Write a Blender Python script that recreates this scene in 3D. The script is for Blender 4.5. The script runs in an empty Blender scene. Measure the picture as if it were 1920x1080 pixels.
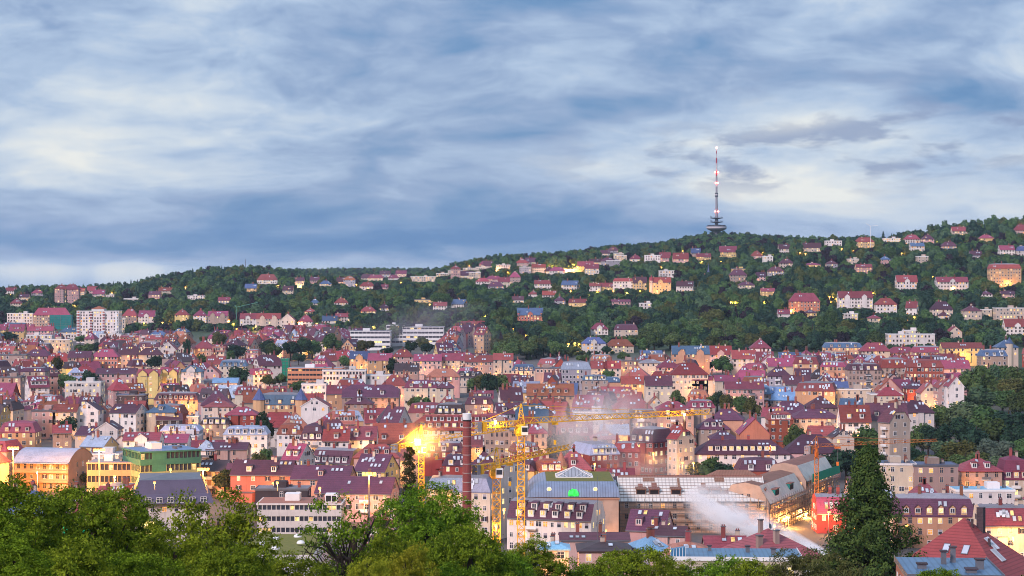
import bpy, math, random
import numpy as np
from mathutils import Vector, Matrix
R = math.radians
rng = random.Random(7)
nrng = np.random.default_rng(11)
sc = bpy.context.scene
COL = sc.collection

# ------------------------------------------------------------------ camera
F, HC, U0, V0 = 3840.0, 75.0, 960.0, 500.0      # focal length in photo pixels, eye height, horizon
cam = bpy.data.cameras.new('camera'); co = bpy.data.objects.new('camera', cam); COL.objects.link(co)
co.location = (0, 0, HC)
cam.sensor_width = 36.0; cam.lens = 72.0
cam.shift_y = -(V0 - 540.0) * -1 / 1920.0        # level camera, horizon above the middle
co.rotation_euler = (R(90), 0, 0)
cam.clip_start = 1.0; cam.clip_end = 40000.0
sc.camera = co

# ------------------------------------------------------------------ render and exposure
sc.render.engine = 'CYCLES'
sc.view_settings.view_transform = 'Standard'; sc.view_settings.look = 'None'
sc.view_settings.exposure = 0.55; sc.view_settings.gamma = 1.0
cy = sc.cycles
cy.max_bounces = 24; cy.diffuse_bounces = 2; cy.glossy_bounces = 2; cy.transmission_bounces = 2
cy.transparent_max_bounces = 8; cy.volume_bounces = 24
cy.caustics_reflective = False; cy.caustics_refractive = False
cy.sample_clamp_indirect = 4.0
cy.use_denoising = True; cy.pixel_filter_type = 'BLACKMAN_HARRIS'; cy.filter_width = 1.0
cy.volume_step_rate = 1.0; cy.volume_max_steps = 96

# ------------------------------------------------------------------ world: dusk overcast sky
wd = bpy.data.worlds.new('World'); sc.world = wd; wd.use_nodes = True
wt = wd.node_tree; wt.nodes.clear()
def nd(t, kind, **kw):
    n = t.nodes.new(kind)
    for k, v in kw.items(): setattr(n, k, v)
    return n
class NG:
    """tiny helper to write node maths"""
    def __init__(s, t): s.t = t
    def put(s, sock, v):
        if hasattr(v, 'is_output') or isinstance(v, bpy.types.NodeSocket): s.t.links.new(v, sock)
        else: sock.default_value = v
    def m(s, op, a, b=None, c=None, clamp=False):
        n = s.t.nodes.new('ShaderNodeMath'); n.operation = op; n.use_clamp = clamp
        s.put(n.inputs[0], a)
        if b is not None: s.put(n.inputs[1], b)
        if c is not None: s.put(n.inputs[2], c)
        return n.outputs[0]
    def mr(s, v, a, b, c, d, smooth=True):
        n = s.t.nodes.new('ShaderNodeMapRange'); n.interpolation_type = 'SMOOTHSTEP' if smooth else 'LINEAR'
        s.put(n.inputs[0], v); n.inputs[1].default_value = a; n.inputs[2].default_value = b
        n.inputs[3].default_value = c; n.inputs[4].default_value = d
        return n.outputs[0]
    def mix(s, f, a, b, mode='MIX'):
        n = s.t.nodes.new('ShaderNodeMix'); n.data_type = 'RGBA'; n.blend_type = mode
        s.put(n.inputs[0], f)
        for i, v in ((6, a), (7, b)):
            if isinstance(v, tuple): n.inputs[i].default_value = (v + (1,))[:4]
            else: s.put(n.inputs[i], v)
        return n.outputs[2]
    def noise(s, vec, scale, detail=4, rough=0.5, dist=0.0):
        n = s.t.nodes.new('ShaderNodeTexNoise'); s.put(n.inputs['Vector'], vec)
        n.inputs['Scale'].default_value = scale; n.inputs['Detail'].default_value = detail
        n.inputs['Roughness'].default_value = rough; n.inputs['Distortion'].default_value = dist
        return n
    def ramp(s, f, stops, interp='LINEAR'):
        n = s.t.nodes.new('ShaderNodeValToRGB'); e = n.color_ramp.elements; n.color_ramp.interpolation = interp
        while len(e) < len(stops): e.new(0.5)
        for k, (p, c) in enumerate(stops):
            e[k].position = p; e[k].color = tuple(c) + (1,) if len(c) == 3 else c
        s.put(n.inputs[0], f); return n.outputs[0]
    def vec(s, x, y, z):
        n = s.t.nodes.new('ShaderNodeCombineXYZ')
        for i, v in enumerate((x, y, z)): s.put(n.inputs[i], v)
        return n.outputs[0]

SUN_EL, SUN_AZ = R(29), R(216)       # soft light from behind and to the left of the camera
g = NG(wt)
tc = nd(wt, 'ShaderNodeTexCoord'); sp = nd(wt, 'ShaderNodeSeparateXYZ'); wt.links.new(tc.outputs['Generated'], sp.inputs[0])
dx, dy, dz = sp.outputs
az = g.m('ARCTAN2', dx, dy); el = g.m('ARCSINE', dz)
elp = g.m('MAXIMUM', el, 0.0)
e2 = g.m('POWER', g.m('ADD', elp, 0.02), 0.6)
warp = g.noise(g.vec(g.m('MULTIPLY', az, 9.0), g.m('MULTIPLY', e2, 14.0), 3.1), 1.0, 3, 0.5)
wv = nd(wt, 'ShaderNodeVectorMath', operation='SUBTRACT'); wt.links.new(warp.outputs['Color'], wv.inputs[0]); wv.inputs[1].default_value = (.5, .5, .5)
ws = nd(wt, 'ShaderNodeVectorMath', operation='MULTIPLY'); wt.links.new(wv.outputs[0], ws.inputs[0]); ws.inputs[1].default_value = (1.0, .7, .6)
# the banks lean a little, as seen over the hills
tilt = g.m('ADD', g.m('MULTIPLY', e2, 19.0), g.m('MULTIPLY', az, -1.6))
base = g.vec(g.m('MULTIPLY', az, 7.0), tilt, 0.7)
ad = nd(wt, 'ShaderNodeVectorMath', operation='ADD'); wt.links.new(base, ad.inputs[0]); wt.links.new(ws.outputs[0], ad.inputs[1])
big = g.noise(ad.outputs[0], 0.62, 3, 0.5).outputs[0]
mid = g.noise(ad.outputs[0], 1.3, 7, 0.50, 0.3).outputs[0]
wisp = g.noise(g.vec(g.m('MULTIPLY', az, 14.0), g.m('MULTIPLY', tilt, 2.6), 5.0), 1.0, 5, 0.55, 0.5).outputs[0]
puff = g.noise(g.vec(g.m('MULTIPLY', az, 24.0), g.m('MULTIPLY', e2, 46.0), 2.0), 1.0, 6, 0.55, 0.2).outputs[0]
fld = g.m('ADD', g.m('MULTIPLY', big, 0.55), g.m('ADD', g.m('MULTIPLY', mid, 0.60), g.m('ADD', g.m('MULTIPLY', wisp, 0.10), g.m('MULTIPLY', g.m('SUBTRACT', puff, 0.5), 0.20))))
fld = g.m('SUBTRACT', fld, 0.145)
def lobe(u, v, su, sv, amp):
    a = g.m('DIVIDE', g.m('SUBTRACT', az, (u - U0) / F), su / F)
    b = g.m('DIVIDE', g.m('SUBTRACT', el, (V0 - v) / F), sv / F)
    q = g.m('ADD', g.m('MULTIPLY', a, a), g.m('MULTIPLY', b, b))
    return g.m('MULTIPLY', g.m('EXPONENT', g.m('MULTIPLY', q, -1.0)), amp)
fld = g.m('ADD', g.m('MULTIPLY', fld, 1.15), -0.09)
def bank(off):
    q = nd(wt, 'ShaderNodeVectorMath', operation='ADD'); wt.links.new(g.vec(g.m('MULTIPLY', az, 10.0), g.m('MULTIPLY', g.m('ADD', e2, off), 17.0), 4.4), q.inputs[0]); wt.links.new(ws.outputs[0], q.inputs[1])
    return g.noise(q.outputs[0], 1.0, 7, .56, .25).outputs[0]
relief = g.m('SUBTRACT', bank(0.0), bank(0.013))
fld = g.m('ADD', fld, g.m('ADD', g.m('MULTIPLY', relief, .80), .085))
for L_ in ((640, 445, 620, 50, -.34), (1000, 400, 340, 60, -.16), (1360, 345, 360, 60, .32), (1570, 240, 200, 50, .34),
           (90, 110, 330, 130, .10), (640, 245, 480, 34, .12), (230, 300, 420, 26, .06), (60, 505, 330, 20, .24), (330, 238, 190, 26, -.12),
           (1800, 235, 220, 50, -.15), (1560, 60, 420, 60, -.05), (520, 180, 420, 40, -.06), (1100, 180, 330, 60, -.06),
           (1150, 440, 420, 40, -.10), (1860, 330, 330, 60, .08)):
    fld = g.m('ADD', fld, lobe(*L_))
skyc = g.ramp(fld, [(0.18, (.050, .150, .33)), (0.33, (.105, .205, .375)), (0.47, (.20, .28, .435)), (0.60, (.30, .385, .525)), (0.74, (.44, .50, .575)), (0.92, (.62, .625, .60))])
# ragged grey-violet cloudlets low on the right
dk = g.m('MULTIPLY', g.mr(puff, .46, .61, 0, 1), g.m('MINIMUM', g.m('ADD', g.m('ADD', lobe(1430, 300, 360, 60, 1.3), lobe(1780, 255, 210, 50, 1.4)), lobe(1560, 170, 200, 40, .5)), 1.0))
skyc = g.mix(g.m('MULTIPLY', dk, .78), skyc, (.155, .205, .345))
# cool clear air between the banks from the physical sky
nis = nd(wt, 'ShaderNodeTexSky', sky_type='NISHITA'); nis.sun_disc = False; nis.sun_elevation = SUN_EL; nis.sun_rotation = SUN_AZ
nsc = nd(wt, 'ShaderNodeVectorMath', operation='SCALE'); wt.links.new(nis.outputs[0], nsc.inputs[0]); nsc.inputs['Scale'].default_value = 0.06
skyc = g.mix(0.10, skyc, nsc.outputs[0])
# an overcast dome is brightest overhead
boost = g.mr(el, 0.14, 0.9, 1.0, 1.75)
hi = nd(wt, 'ShaderNodeVectorMath', operation='SCALE'); wt.links.new(skyc, hi.inputs[0]); wt.links.new(boost, hi.inputs['Scale'])
bgn = nd(wt, 'ShaderNodeBackground'); wt.links.new(hi.outputs[0], bgn.inputs[0]); bgn.inputs[1].default_value = 1.0
wo = nd(wt, 'ShaderNodeOutputWorld'); wt.links.new(bgn.outputs[0], wo.inputs[0])
wd.cycles.sampling_method = 'MANUAL'; wd.cycles.sample_map_resolution = 512

# ------------------------------------------------------------------ sun behind the overcast
sl = bpy.data.lights.new('sun', 'SUN'); so = bpy.data.objects.new('sun', sl); COL.objects.link(so)
sl.energy = 2.4; sl.angle = R(12); sl.color = (1.0, .83, .84)
sd = Vector((math.sin(SUN_AZ) * math.cos(SUN_EL), math.cos(SUN_AZ) * math.cos(SUN_EL), math.sin(SUN_EL)))
so.rotation_euler = sd.to_track_quat('Z', 'Y').to_euler(); so.location = (0, -50, 300)

# ------------------------------------------------------------------ materials
MATS = {}
def newmat(name):
    m = bpy.data.materials.new(name); m.use_nodes = True; t = m.node_tree; t.nodes.clear()
    out = nd(t, 'ShaderNodeOutputMaterial'); MATS[name] = m
    return m, t, out, NG(t)
def surf(name, c, c2=None, rough=.8, scale=.35, amt=.5, vary=.12, metal=0.0, spec=.3, fine=0.0, lines=None, streak=0.0):
    """weathered surface: two tones over large soft patches, fine grain, a small shift per object"""
    m, t, out, g = newmat(name)
    c2 = c2 or tuple(x * .62 for x in c)
    tcn = nd(t, 'ShaderNodeTexCoord'); oi = nd(t, 'ShaderNodeObjectInfo'); geo = nd(t, 'ShaderNodeNewGeometry')
    n1 = g.noise(geo.outputs['Position'], scale, 5, .6).outputs[0]
    f = g.mr(n1, .35, .68, 0, amt)
    col = g.mix(f, c, c2)
    if fine:
        n2 = g.noise(geo.outputs['Position'], 3.5, 3, .6).outputs[0]
        col = g.mix(g.mr(n2, .3, .7, 0, fine), col, tuple(min(1, x * 1.5) for x in c))
    if streak:
        sx = nd(t, 'ShaderNodeMapping'); t.links.new(geo.outputs['Position'], sx.inputs[0]); sx.inputs['Scale'].default_value = (1.4, 1.4, .12)
        n3 = g.noise(sx.outputs[0], 1.0, 4, .6).outputs[0]
        col = g.mix(g.mr(n3, .5, .75, 0, streak), col, tuple(x * .45 for x in c))
    if lines:
        ax, sc_, dark = lines
        wv = nd(t, 'ShaderNodeTexWave', wave_type='BANDS', bands_direction=ax); t.links.new(tcn.outputs['Object'], wv.inputs[0])
        wv.inputs['Scale'].default_value = .314 / sc_; wv.inputs['Distortion'].default_value = .2
        col = g.mix(g.mr(wv.outputs['Fac'], .0, .35, dark, 0), col, tuple(x * .35 for x in c))
    hs = nd(t, 'ShaderNodeHueSaturation'); t.links.new(col, hs.inputs['Color'])
    r = oi.outputs['Random']
    t.links.new(g.m('ADD', g.m('MULTIPLY', r, vary * 2.2), 1 - vary * 1.1), hs.inputs['Value'])
    t.links.new(g.m('ADD', g.m('MULTIPLY', g.m('FRACT', g.m('MULTIPLY', r, 7.31)), vary * .18), .5 - vary * .09), hs.inputs['Hue'])
    b = nd(t, 'ShaderNodeBsdfPrincipled'); t.links.new(hs.outputs[0], b.inputs['Base Color'])
    b.inputs['Roughness'].default_value = rough; b.inputs['Metallic'].default_value = metal; b.inputs['Specular IOR Level'].default_value = spec
    t.links.new(b.outputs[0], out.inputs[0]); return m
def glow(name, c, st, vary=.5):
    m, t, out, g = newmat(name)
    e = nd(t, 'ShaderNodeEmission'); e.inputs[0].default_value = c + (1,)
    oi = nd(t, 'ShaderNodeObjectInfo'); geo = nd(t, 'ShaderNodeNewGeometry')
    n = g.noise(geo.outputs['Position'], .9, 2, .5).outputs[0]
    t.links.new(g.m('MULTIPLY', g.mr(n, .3, .7, st * (1 - vary), st * (1 + vary)), 1.0), e.inputs[1])
    t.links.new(e.outputs[0], out.inputs[0]); m.cycles.emission_sampling = 'NONE'; return m

WALL = {'c': ('cream', (.56, .455, .36)), 'w': ('white', (.66, .595, .56)), 'b': ('tan', (.36, .255, .215)), 'o': ('ochre', (.54, .30, .18)),
        'r': ('red brick', (.30, .070, .05)), 'p': ('pale pink', (.54, .33, .30)), 'g': ('grey', (.36, .33, .37)), 'y': ('yellow', (.62, .43, .18)),
        'k': ('dark grey', (.060, .048, .055)), 's': ('salmon', (.55, .20, .13))}
WM = {}
for k, (nm, c) in WALL.items(): WM[k] = surf('wall_' + nm.replace(' ', '_'), c, rough=.9, scale=.22, amt=.35, vary=.16, spec=.15, streak=.35, fine=.1)
ROOF = {'M': ('magenta red', (.235, .045, .066)), 'P': ('dark purple', (.086, .028, .048)), 'R': ('orange red', (.25, .050, .036)), 'B': ('slate blue', (.060, .095, .18)),
        'D': ('dark brown', (.060, .036, .042)), 'S': ('silver grey', (.27, .30, .40)), 'L': ('light blue metal', (.15, .28, .43)), 'K': ('salmon', (.31, .09, .075)), 'G': ('grey gravel', (.22, .20, .22))}
RM = {}
for k, (nm, c) in ROOF.items():
    RM[k] = surf('roof_' + nm.replace(' ', '_'), c, rough=.62 if k not in 'SLB' else .42, scale=.30, amt=.75, vary=.30, spec=.35, fine=.5, streak=.45, lines=('Z', .6, .3) if k in 'MPRKD' else None)
TRIM = surf('white_paint', (.74, .72, .70), rough=.6, vary=.06, amt=.2)
GLASS = surf('dark_glass', (.035, .04, .055), rough=.12, spec=.8, vary=.3, amt=.3)
SKYL = surf('skylight_glass', (.50, .54, .60), rough=.12, spec=1.0, vary=.25, amt=.4)  # pale base colour stands in for the bright sky reflected in the glass
LIT = glow('lit_window_warm', (1.0, .58, .22), .85)
LITY = glow('lit_window_yellow', (1.0, .72, .28), 1.0)
LITO = glow('lit_window_orange', (1.0, .40, .09), .85)
BRICK = surf('chimney_brick', (.26, .08, .06), vary=.25, scale=1.5)
METAL = surf('grey_metal', (.16, .16, .18), rough=.45, metal=.3, vary=.1)
DARK = surf('dark_opening', (.022, .018, .02), rough=.9, vary=.2)

# ------------------------------------------------------------------ mesh helpers
class MB:
    def __init__(s): s.v = []; s.f = []; s.m = []; s.mats = []
    def mi(s, mat):
        if mat not in s.mats: s.mats.append(mat)
        return s.mats.index(mat)
    def poly(s, pts, mat):
        b = len(s.v); s.v += [tuple(p) for p in pts]; s.f.append(tuple(range(b, b + len(pts)))); s.m.append(s.mi(mat))
    def hexa(s, p, mat):      # 8 corners: bottom 0-3 counter-clockwise, top 4-7
        b = len(s.v); s.v += [tuple(q) for q in p]; k = s.mi(mat)
        for f in ((0, 3, 2, 1), (4, 5, 6, 7), (0, 1, 5, 4), (1, 2, 6, 5), (2, 3, 7, 6), (3, 0, 4, 7)):
            s.f.append(tuple(b + i for i in f)); s.m.append(k)
    def box(s, x0, x1, y0, y1, z0, z1, mat):
        s.hexa([(x0, y0, z0), (x1, y0, z0), (x1, y1, z0), (x0, y1, z0), (x0, y0, z1), (x1, y0, z1), (x1, y1, z1), (x0, y1, z1)], mat)
    def bar(s, a, b, w, mat, w2=None):
        a, b = Vector(a), Vector(b); d = b - a
        if d.length < 1e-6: return
        d.normalize(); up = Vector((0, 0, 1)) if abs(d.z) < .9 else Vector((1, 0, 0))
        x = d.cross(up).normalized(); y = d.cross(x); w2 = w if w2 is None else w2
        P = [a + (x * i + y * j) * w * .5 for i, j in ((-1, -1), (1, -1), (1, 1), (-1, 1))] + [b + (x * i + y * j) * w2 * .5 for i, j in ((-1, -1), (1, -1), (1, 1), (-1, 1))]
        s.hexa(P, mat)
    def tube(s, pts, rad, mat, n=7):
        k = s.mi(mat); rings = []
        for i, p in enumerate(pts):
            p = Vector(p); d = (Vector(pts[min(i + 1, len(pts) - 1)]) - Vector(pts[max(i - 1, 0)])).normalized()
            up = Vector((0, 0, 1)) if abs(d.z) < .9 else Vector((1, 0, 0))
            x = d.cross(up).normalized(); y = d.cross(x); b = len(s.v)
            s.v += [tuple(p + (x * math.cos(6.2832 * q / n) + y * math.sin(6.2832 * q / n)) * rad[i]) for q in range(n)]
            rings.append(b)
        for a, b in zip(rings, rings[1:]):
            for q in range(n):
                s.f.append((a + q, a + (q + 1) % n, b + (q + 1) % n, b + q)); s.m.append(k)
    def lathe(s, prof, mat, n=24, cx=0, cy=0):
        k = s.mi(mat); rings = []
        for r, z in prof:
            b = len(s.v); s.v += [(cx + r * math.cos(6.2832 * q / n), cy + r * math.sin(6.2832 * q / n), z) for q in range(n)]; rings.append(b)
        for a, b in zip(rings, rings[1:]):
            for q in range(n):
                s.f.append((a + q, a + (q + 1) % n, b + (q + 1) % n, b + q)); s.m.append(k)
        for r, flip in ((rings[0], 1), (rings[-1], 0)):
            c = tuple(r + q for q in range(n)); s.f.append(c[::-1] if flip else c); s.m.append(k)
    def xf(s, M, start=0):
        for i in range(start, len(s.v)): s.v[i] = tuple(M @ Vector(s.v[i]))
    def mesh(s, name):
        me = bpy.data.meshes.new(name); me.from_pydata(s.v, [], s.f)
        for m in s.mats: me.materials.append(m)
        me.polygons.foreach_set('material_index', s.m); me.update(); return me
    def build(s, name, parent=None, loc=(0, 0, 0), rz=0.0):
        return link(name, s.mesh(name), parent, loc, rz)
def link(name, me, parent=None, loc=(0, 0, 0), rz=0.0, rot=None, scale=None):
    o = bpy.data.objects.new(name, me); COL.objects.link(o)
    if parent is not None: o.parent = parent
    o.location = loc; o.rotation_euler = rot if rot else (0, 0, rz)
    if scale: o.scale = scale
    return o
THINGS = []       # (object, look, group, u, v, given label)
def tag(o, label, cat, group=None, kind=None):
    if label: o['label'] = label
    if cat: o['category'] = cat
    if group: o['group'] = group
    if kind: o['kind'] = kind
    return o
def empty(name, loc, rz=0.0):
    o = bpy.data.objects.new(name, None); COL.objects.link(o); o.location = loc; o.rotation_euler = (0, 0, rz); o.empty_display_size = .5; return o

# ------------------------------------------------------------------ terrain: valley floor, hills to the back and right, lookout slope in front
KD = [0, 60, 100, 150, 300, 420, 500, 600, 900, 1000, 1200, 1500, 1750, 2000, 2300, 2600, 2900, 3200, 3600, 5000, 9000]
NEAR = [69, 60, 51, 41, 15, 3, -2, -6, -2.5]
KU = [-300, 150, 450, 700, 960, 1200, 1343, 1600, 1900, 2250]
KZ = [NEAR + [-1, 0, 0, 0, 2, 18, 30, 30, 25, 20, 0, -25],
      NEAR + [-1, 0, 0, 0, 2, 18, 29, 35, 28, 20, 0, -25],
      NEAR + [-1, 0, 0, 2, 10, 27, 48, 63, 54, 42, 56, -25],
      NEAR + [-1, 0, 1, 4, 20, 31, 46, 44, 38, 38, 59, -20],
      NEAR + [-1, 0, 1, 9, 24, 40, 65, 79, 76, 66, 58, -20],
      NEAR + [-1, 0, 2, 14, 38, 61, 84, 90, 98, 94, 50, -20],
      NEAR + [-1, 0, 3, 17, 42, 68, 89, 101, 115, 108, 50, -20],
      NEAR + [-1, 1, 5, 24, 46, 86, 97, 103, 104, 100, 50, -20],
      NEAR + [6, 8, 10, 26, 57, 88, 121, 129, 127, 120, 60, -20],
      NEAR + [10, 16, 20, 40, 70, 105, 135, 145, 140, 130, 60, -20]]
KD = np.array(KD, float); KU = np.array(KU, float); KZ = np.array(KZ, float)
def ground_np(x, y):
    x = np.asarray(x, float); y = np.asarray(y, float); d = np.clip(y, 0, 9000)
    u = np.clip(U0 + F * x / np.maximum(y, 400), KU[0], KU[-1])
    i = np.clip(np.searchsorted(KD, d, side='right') - 1, 0, len(KD) - 2); t = (d - KD[i]) / (KD[i + 1] - KD[i])
    j = np.clip(np.searchsorted(KU, u, side='right') - 1, 0, len(KU) - 2); s = (u - KU[j]) / (KU[j + 1] - KU[j])
    s = s * s * (3 - 2 * s)
    a = KZ[j, i] * (1 - t) + KZ[j, i + 1] * t; b = KZ[j + 1, i] * (1 - t) + KZ[j + 1, i + 1] * t
    return a * (1 - s) + b * s
def ground(x, y): return float(ground_np(x, y))
_ds = np.arange(200, 4200, 2.0)
def cast(u, v, off=0.0, dmin=440):
    """distance at which the view ray through photo point (u, v) passes OFF metres above the ground"""
    zr = HC - (v - V0) * _ds / F; gz = ground_np((u - U0) / F * _ds, _ds) + off
    k = np.nonzero((zr <= gz) & (_ds >= dmin))[0]
    return float(_ds[k[0]]) if len(k) else 2500.0
def px(x, y, z): return U0 + F * x / y, V0 + F * (HC - z) / y

gx = np.unique(np.concatenate([np.linspace(-6000, -700, 22), np.linspace(-700, 700, 71), np.linspace(700, 6000, 22)]))
gy = np.unique(np.concatenate([np.linspace(-400, 0, 5), np.linspace(0, 600, 61), np.linspace(600, 4000, 137), np.linspace(4000, 9600, 16)]))
GX, GY = np.meshgrid(gx, gy); GZ = ground_np(GX, GY)
nx, ny = len(gx), len(gy)
vv = np.stack([GX, GY, GZ], -1).reshape(-1, 3)
ii = np.arange(nx * ny).reshape(ny, nx); qf = np.stack([ii[:-1, :-1], ii[:-1, 1:], ii[1:, 1:], ii[1:, :-1]], -1).reshape(-1, 4)
def npmesh(name, v, f, mats, smooth=False, mi=None):
    me = bpy.data.meshes.new(name); n = f.shape[1]
    me.vertices.add(len(v)); me.vertices.foreach_set('co', np.ascontiguousarray(v, np.float32).ravel())
    me.loops.add(f.size); me.loops.foreach_set('vertex_index', np.ascontiguousarray(f, np.int32).ravel())
    me.polygons.add(len(f)); me.polygons.foreach_set('loop_start', np.arange(0, f.size, n, dtype=np.int32))
    for m in mats: me.materials.append(m)
    if mi is not None: me.polygons.foreach_set('material_index', np.ascontiguousarray(mi, np.int32))
    me.update(calc_edges=True)
    if smooth: me.polygons.foreach_set('use_smooth', np.ones(len(f), bool))
    return me
m_, t_, o_, g_ = newmat('ground_soil')
ge_ = nd(t_, 'ShaderNodeNewGeometry'); sp_ = nd(t_, 'ShaderNodeSeparateXYZ'); t_.links.new(ge_.outputs['Position'], sp_.inputs[0])
na = g_.noise(ge_.outputs['Position'], .03, 6, .6).outputs[0]; nb = g_.noise(ge_.outputs['Position'], .4, 4, .6).outputs[0]
town = g_.mix(g_.mr(na, .42, .55, 0, 1), (.075, .07, .075), (.11, .095, .085))
grs = g_.mix(g_.mr(nb, .3, .7, 0, 1), (.022, .045, .02), (.05, .075, .028))
hill_f = g_.m('MAXIMUM', g_.mr(sp_.outputs[2], 3.0, 9.0, 0, 1), g_.mr(sp_.outputs[1], 500, 470, 0, 1))
colr = g_.mix(hill_f, town, grs)
b_ = nd(t_, 'ShaderNodeBsdfPrincipled'); t_.links.new(colr, b_.inputs['Base Color']); b_.inputs['Roughness'].default_value = .95
t_.links.new(b_.outputs[0], o_.inputs[0])
tag(link('ground', npmesh('ground', vv, qf, [m_], True)), None, None, kind='structure')

# ------------------------------------------------------------------ building kit
def winmesh(name, pane, w=1.05, h=1.45, mull=True, frame=TRIM):
    m = MB(); t = .11
    m.box(-w / 2, w / 2, -.02, .03, 0, h, pane)
    m.box(-w / 2 - t, w / 2 + t, -.07, .03, -t, 0, frame); m.box(-w / 2 - t, w / 2 + t, -.07, .03, h, h + t, frame)
    m.box(-w / 2 - t, -w / 2, -.06, .03, 0, h, frame); m.box(w / 2, w / 2 + t, -.06, .03, 0, h, frame)
    if mull:
        m.box(-.035, .035, -.05, -.02, 0, h, frame); m.box(-w / 2, -.035, -.05, -.02, h * .64, h * .69, frame); m.box(.035, w / 2, -.05, -.02, h * .64, h * .69, frame)
    return m.mesh(name)
STONE = surf('sandstone_trim', (.50, .35, .26), vary=.1)
W_D = [winmesh('window', GLASS), winmesh('window', GLASS, .95, 1.6), winmesh('window', GLASS, 1.5, 1.4)]
W_L = [winmesh('window', LIT), winmesh('window', LITY, .95, 1.5), winmesh('window', LITO, 1.2, 1.4)]
def winshut():
    m = MB(); w, h, t = 1.0, 1.45, .1
    m.box(-w / 2, w / 2, -.02, .03, 0, h, GLASS); m.box(-w / 2 - t, w / 2 + t, -.08, .03, -t, 0, TRIM); m.box(-.035, .035, -.05, -.02, 0, h, TRIM); m.box(-w / 2, w / 2, -.05, -.02, h - .1, h, TRIM)
    for sx in (-1, 1): m.box(sx * (w / 2 + .28) - .24, sx * (w / 2 + .28) + .24, -.07, .03, -.02, h + .02, RM['D'])
    return m.mesh('window')
def winblind():
    m = MB(); w, h, t = 1.05, 1.45, .1
    m.box(-w / 2, w / 2, -.02, .03, 0, h * .55, GLASS); m.box(-w / 2, w / 2, -.04, .03, h * .55, h, WM['g']); m.box(-w / 2 - t, w / 2 + t, -.08, .03, -t, 0, TRIM); m.box(-w / 2 - t, -w / 2, -.06, .03, 0, h, TRIM); m.box(w / 2, w / 2 + t, -.06, .03, 0, h, TRIM)
    return m.mesh('window')
W_D += [winshut(), winblind(), winmesh('window', GLASS, .8, 1.2)]
W_DS = [winmesh('window', GLASS, 1.0, 1.7, True, STONE)]
def skylmesh():
    m = MB(); m.box(-.50, .50, -.8, .8, 0, .06, METAL); m.box(-.42, .42, -.7, .7, .06, .09, SKYL); return m.mesh('skylight')
SKM = skylmesh()
def skylit():
    m = MB(); m.box(-.50, .50, -.8, .8, 0, .06, METAL); m.box(-.42, .42, -.7, .7, .06, .09, LIT); return m.mesh('skylight')
SKL = skylit()
def chimesh(hh=1.6, mat=BRICK):
    m = MB(); m.box(-.45, .45, -.35, .35, -1.2, hh, mat); m.box(-.55, .55, -.45, .45, hh, hh + .14, METAL)
    for x in (-.22, .22): m.box(x - .12, x + .12, -.12, .12, hh + .14, hh + .5, BRICK)
    return m.mesh('chimney')
CHM = [chimesh(), chimesh(1.1, WM['c']), chimesh(2.2)]
def dormmesh(roofm, wallm, pane, kind=0):
    """a roof dormer: cheeks, little roof, window; local origin at its sill on the slope, front to -y"""
    m = MB(); w, h, dp = 1.7, 1.5, 2.6
    m.box(-w / 2, w / 2, 0, dp, -.5, h, wallm)
    m.box(-w / 2 + .28, w / 2 - .28, -.05, .0, .12, h - .22, pane)
    m.box(-w / 2 + .16, w / 2 - .16, -.09, -.05, h - .22, h - .1, TRIM); m.box(-w / 2 + .16, w / 2 - .16, -.09, -.05, 0, .12, TRIM)
    m.box(-w / 2 + .16, -w / 2 + .28, -.09, -.05, .12, h - .22, TRIM); m.box(w / 2 - .28, w / 2 - .16, -.09, -.05, .12, h - .22, TRIM); m.box(-.05, .05, -.08, -.05, .12, h - .22, TRIM)
    if kind == 0:     # flat shed roof
        m.hexa([(-w / 2 - .2, -.3, h), (w / 2 + .2, -.3, h), (w / 2 + .2, dp, h + .25), (-w / 2 - .2, dp, h + .25),
                (-w / 2 - .2, -.3, h + .16), (w / 2 + .2, -.3, h + .16), (w / 2 + .2, dp, h + .41), (-w / 2 - .2, dp, h + .41)], roofm)
    else:             # small gable
        a = w / 2 + .2; r = h + .9
        m.poly([(-a, -.25, h - .1), (0, -.25, r), (0, dp, r), (-a, dp, h - .1)][::-1], roofm); m.poly([(a, -.25, h - .1), (0, -.25, r), (0, dp, r), (a, dp, h - .1)], roofm)
        m.poly([(-w / 2, -.01, h), (w / 2, -.01, h), (0, -.01, r - .12)], wallm)
    return m.mesh('dormer')
_dc = {}
def dorm(rk, wk, lit, kind):
    k = (rk, wk, lit, kind)
    if k not in _dc: _dc[k] = dormmesh(RM[rk], TRIM if wk == 'w' else WM[wk], {0: GLASS, 1: LIT, 2: LITY}[lit], kind)
    return _dc[k]

def roofshell(m, tops, eave, mat, th=.28):
    """closed roof: TOPS are polygons seen from above, EAVE the outline at the bottom (for the fascia and soffit)"""
    for p in tops: m.poly(p, mat)
    n = len(eave)
    for i in range(n):
        a, b = eave[i], eave[(i + 1) % n]
        m.poly([(a[0], a[1], a[2] - th), (b[0], b[1], b[2] - th), b, a], mat)
    m.poly([(p[0], p[1], p[2] - th) for p in eave][::-1], mat)

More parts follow.
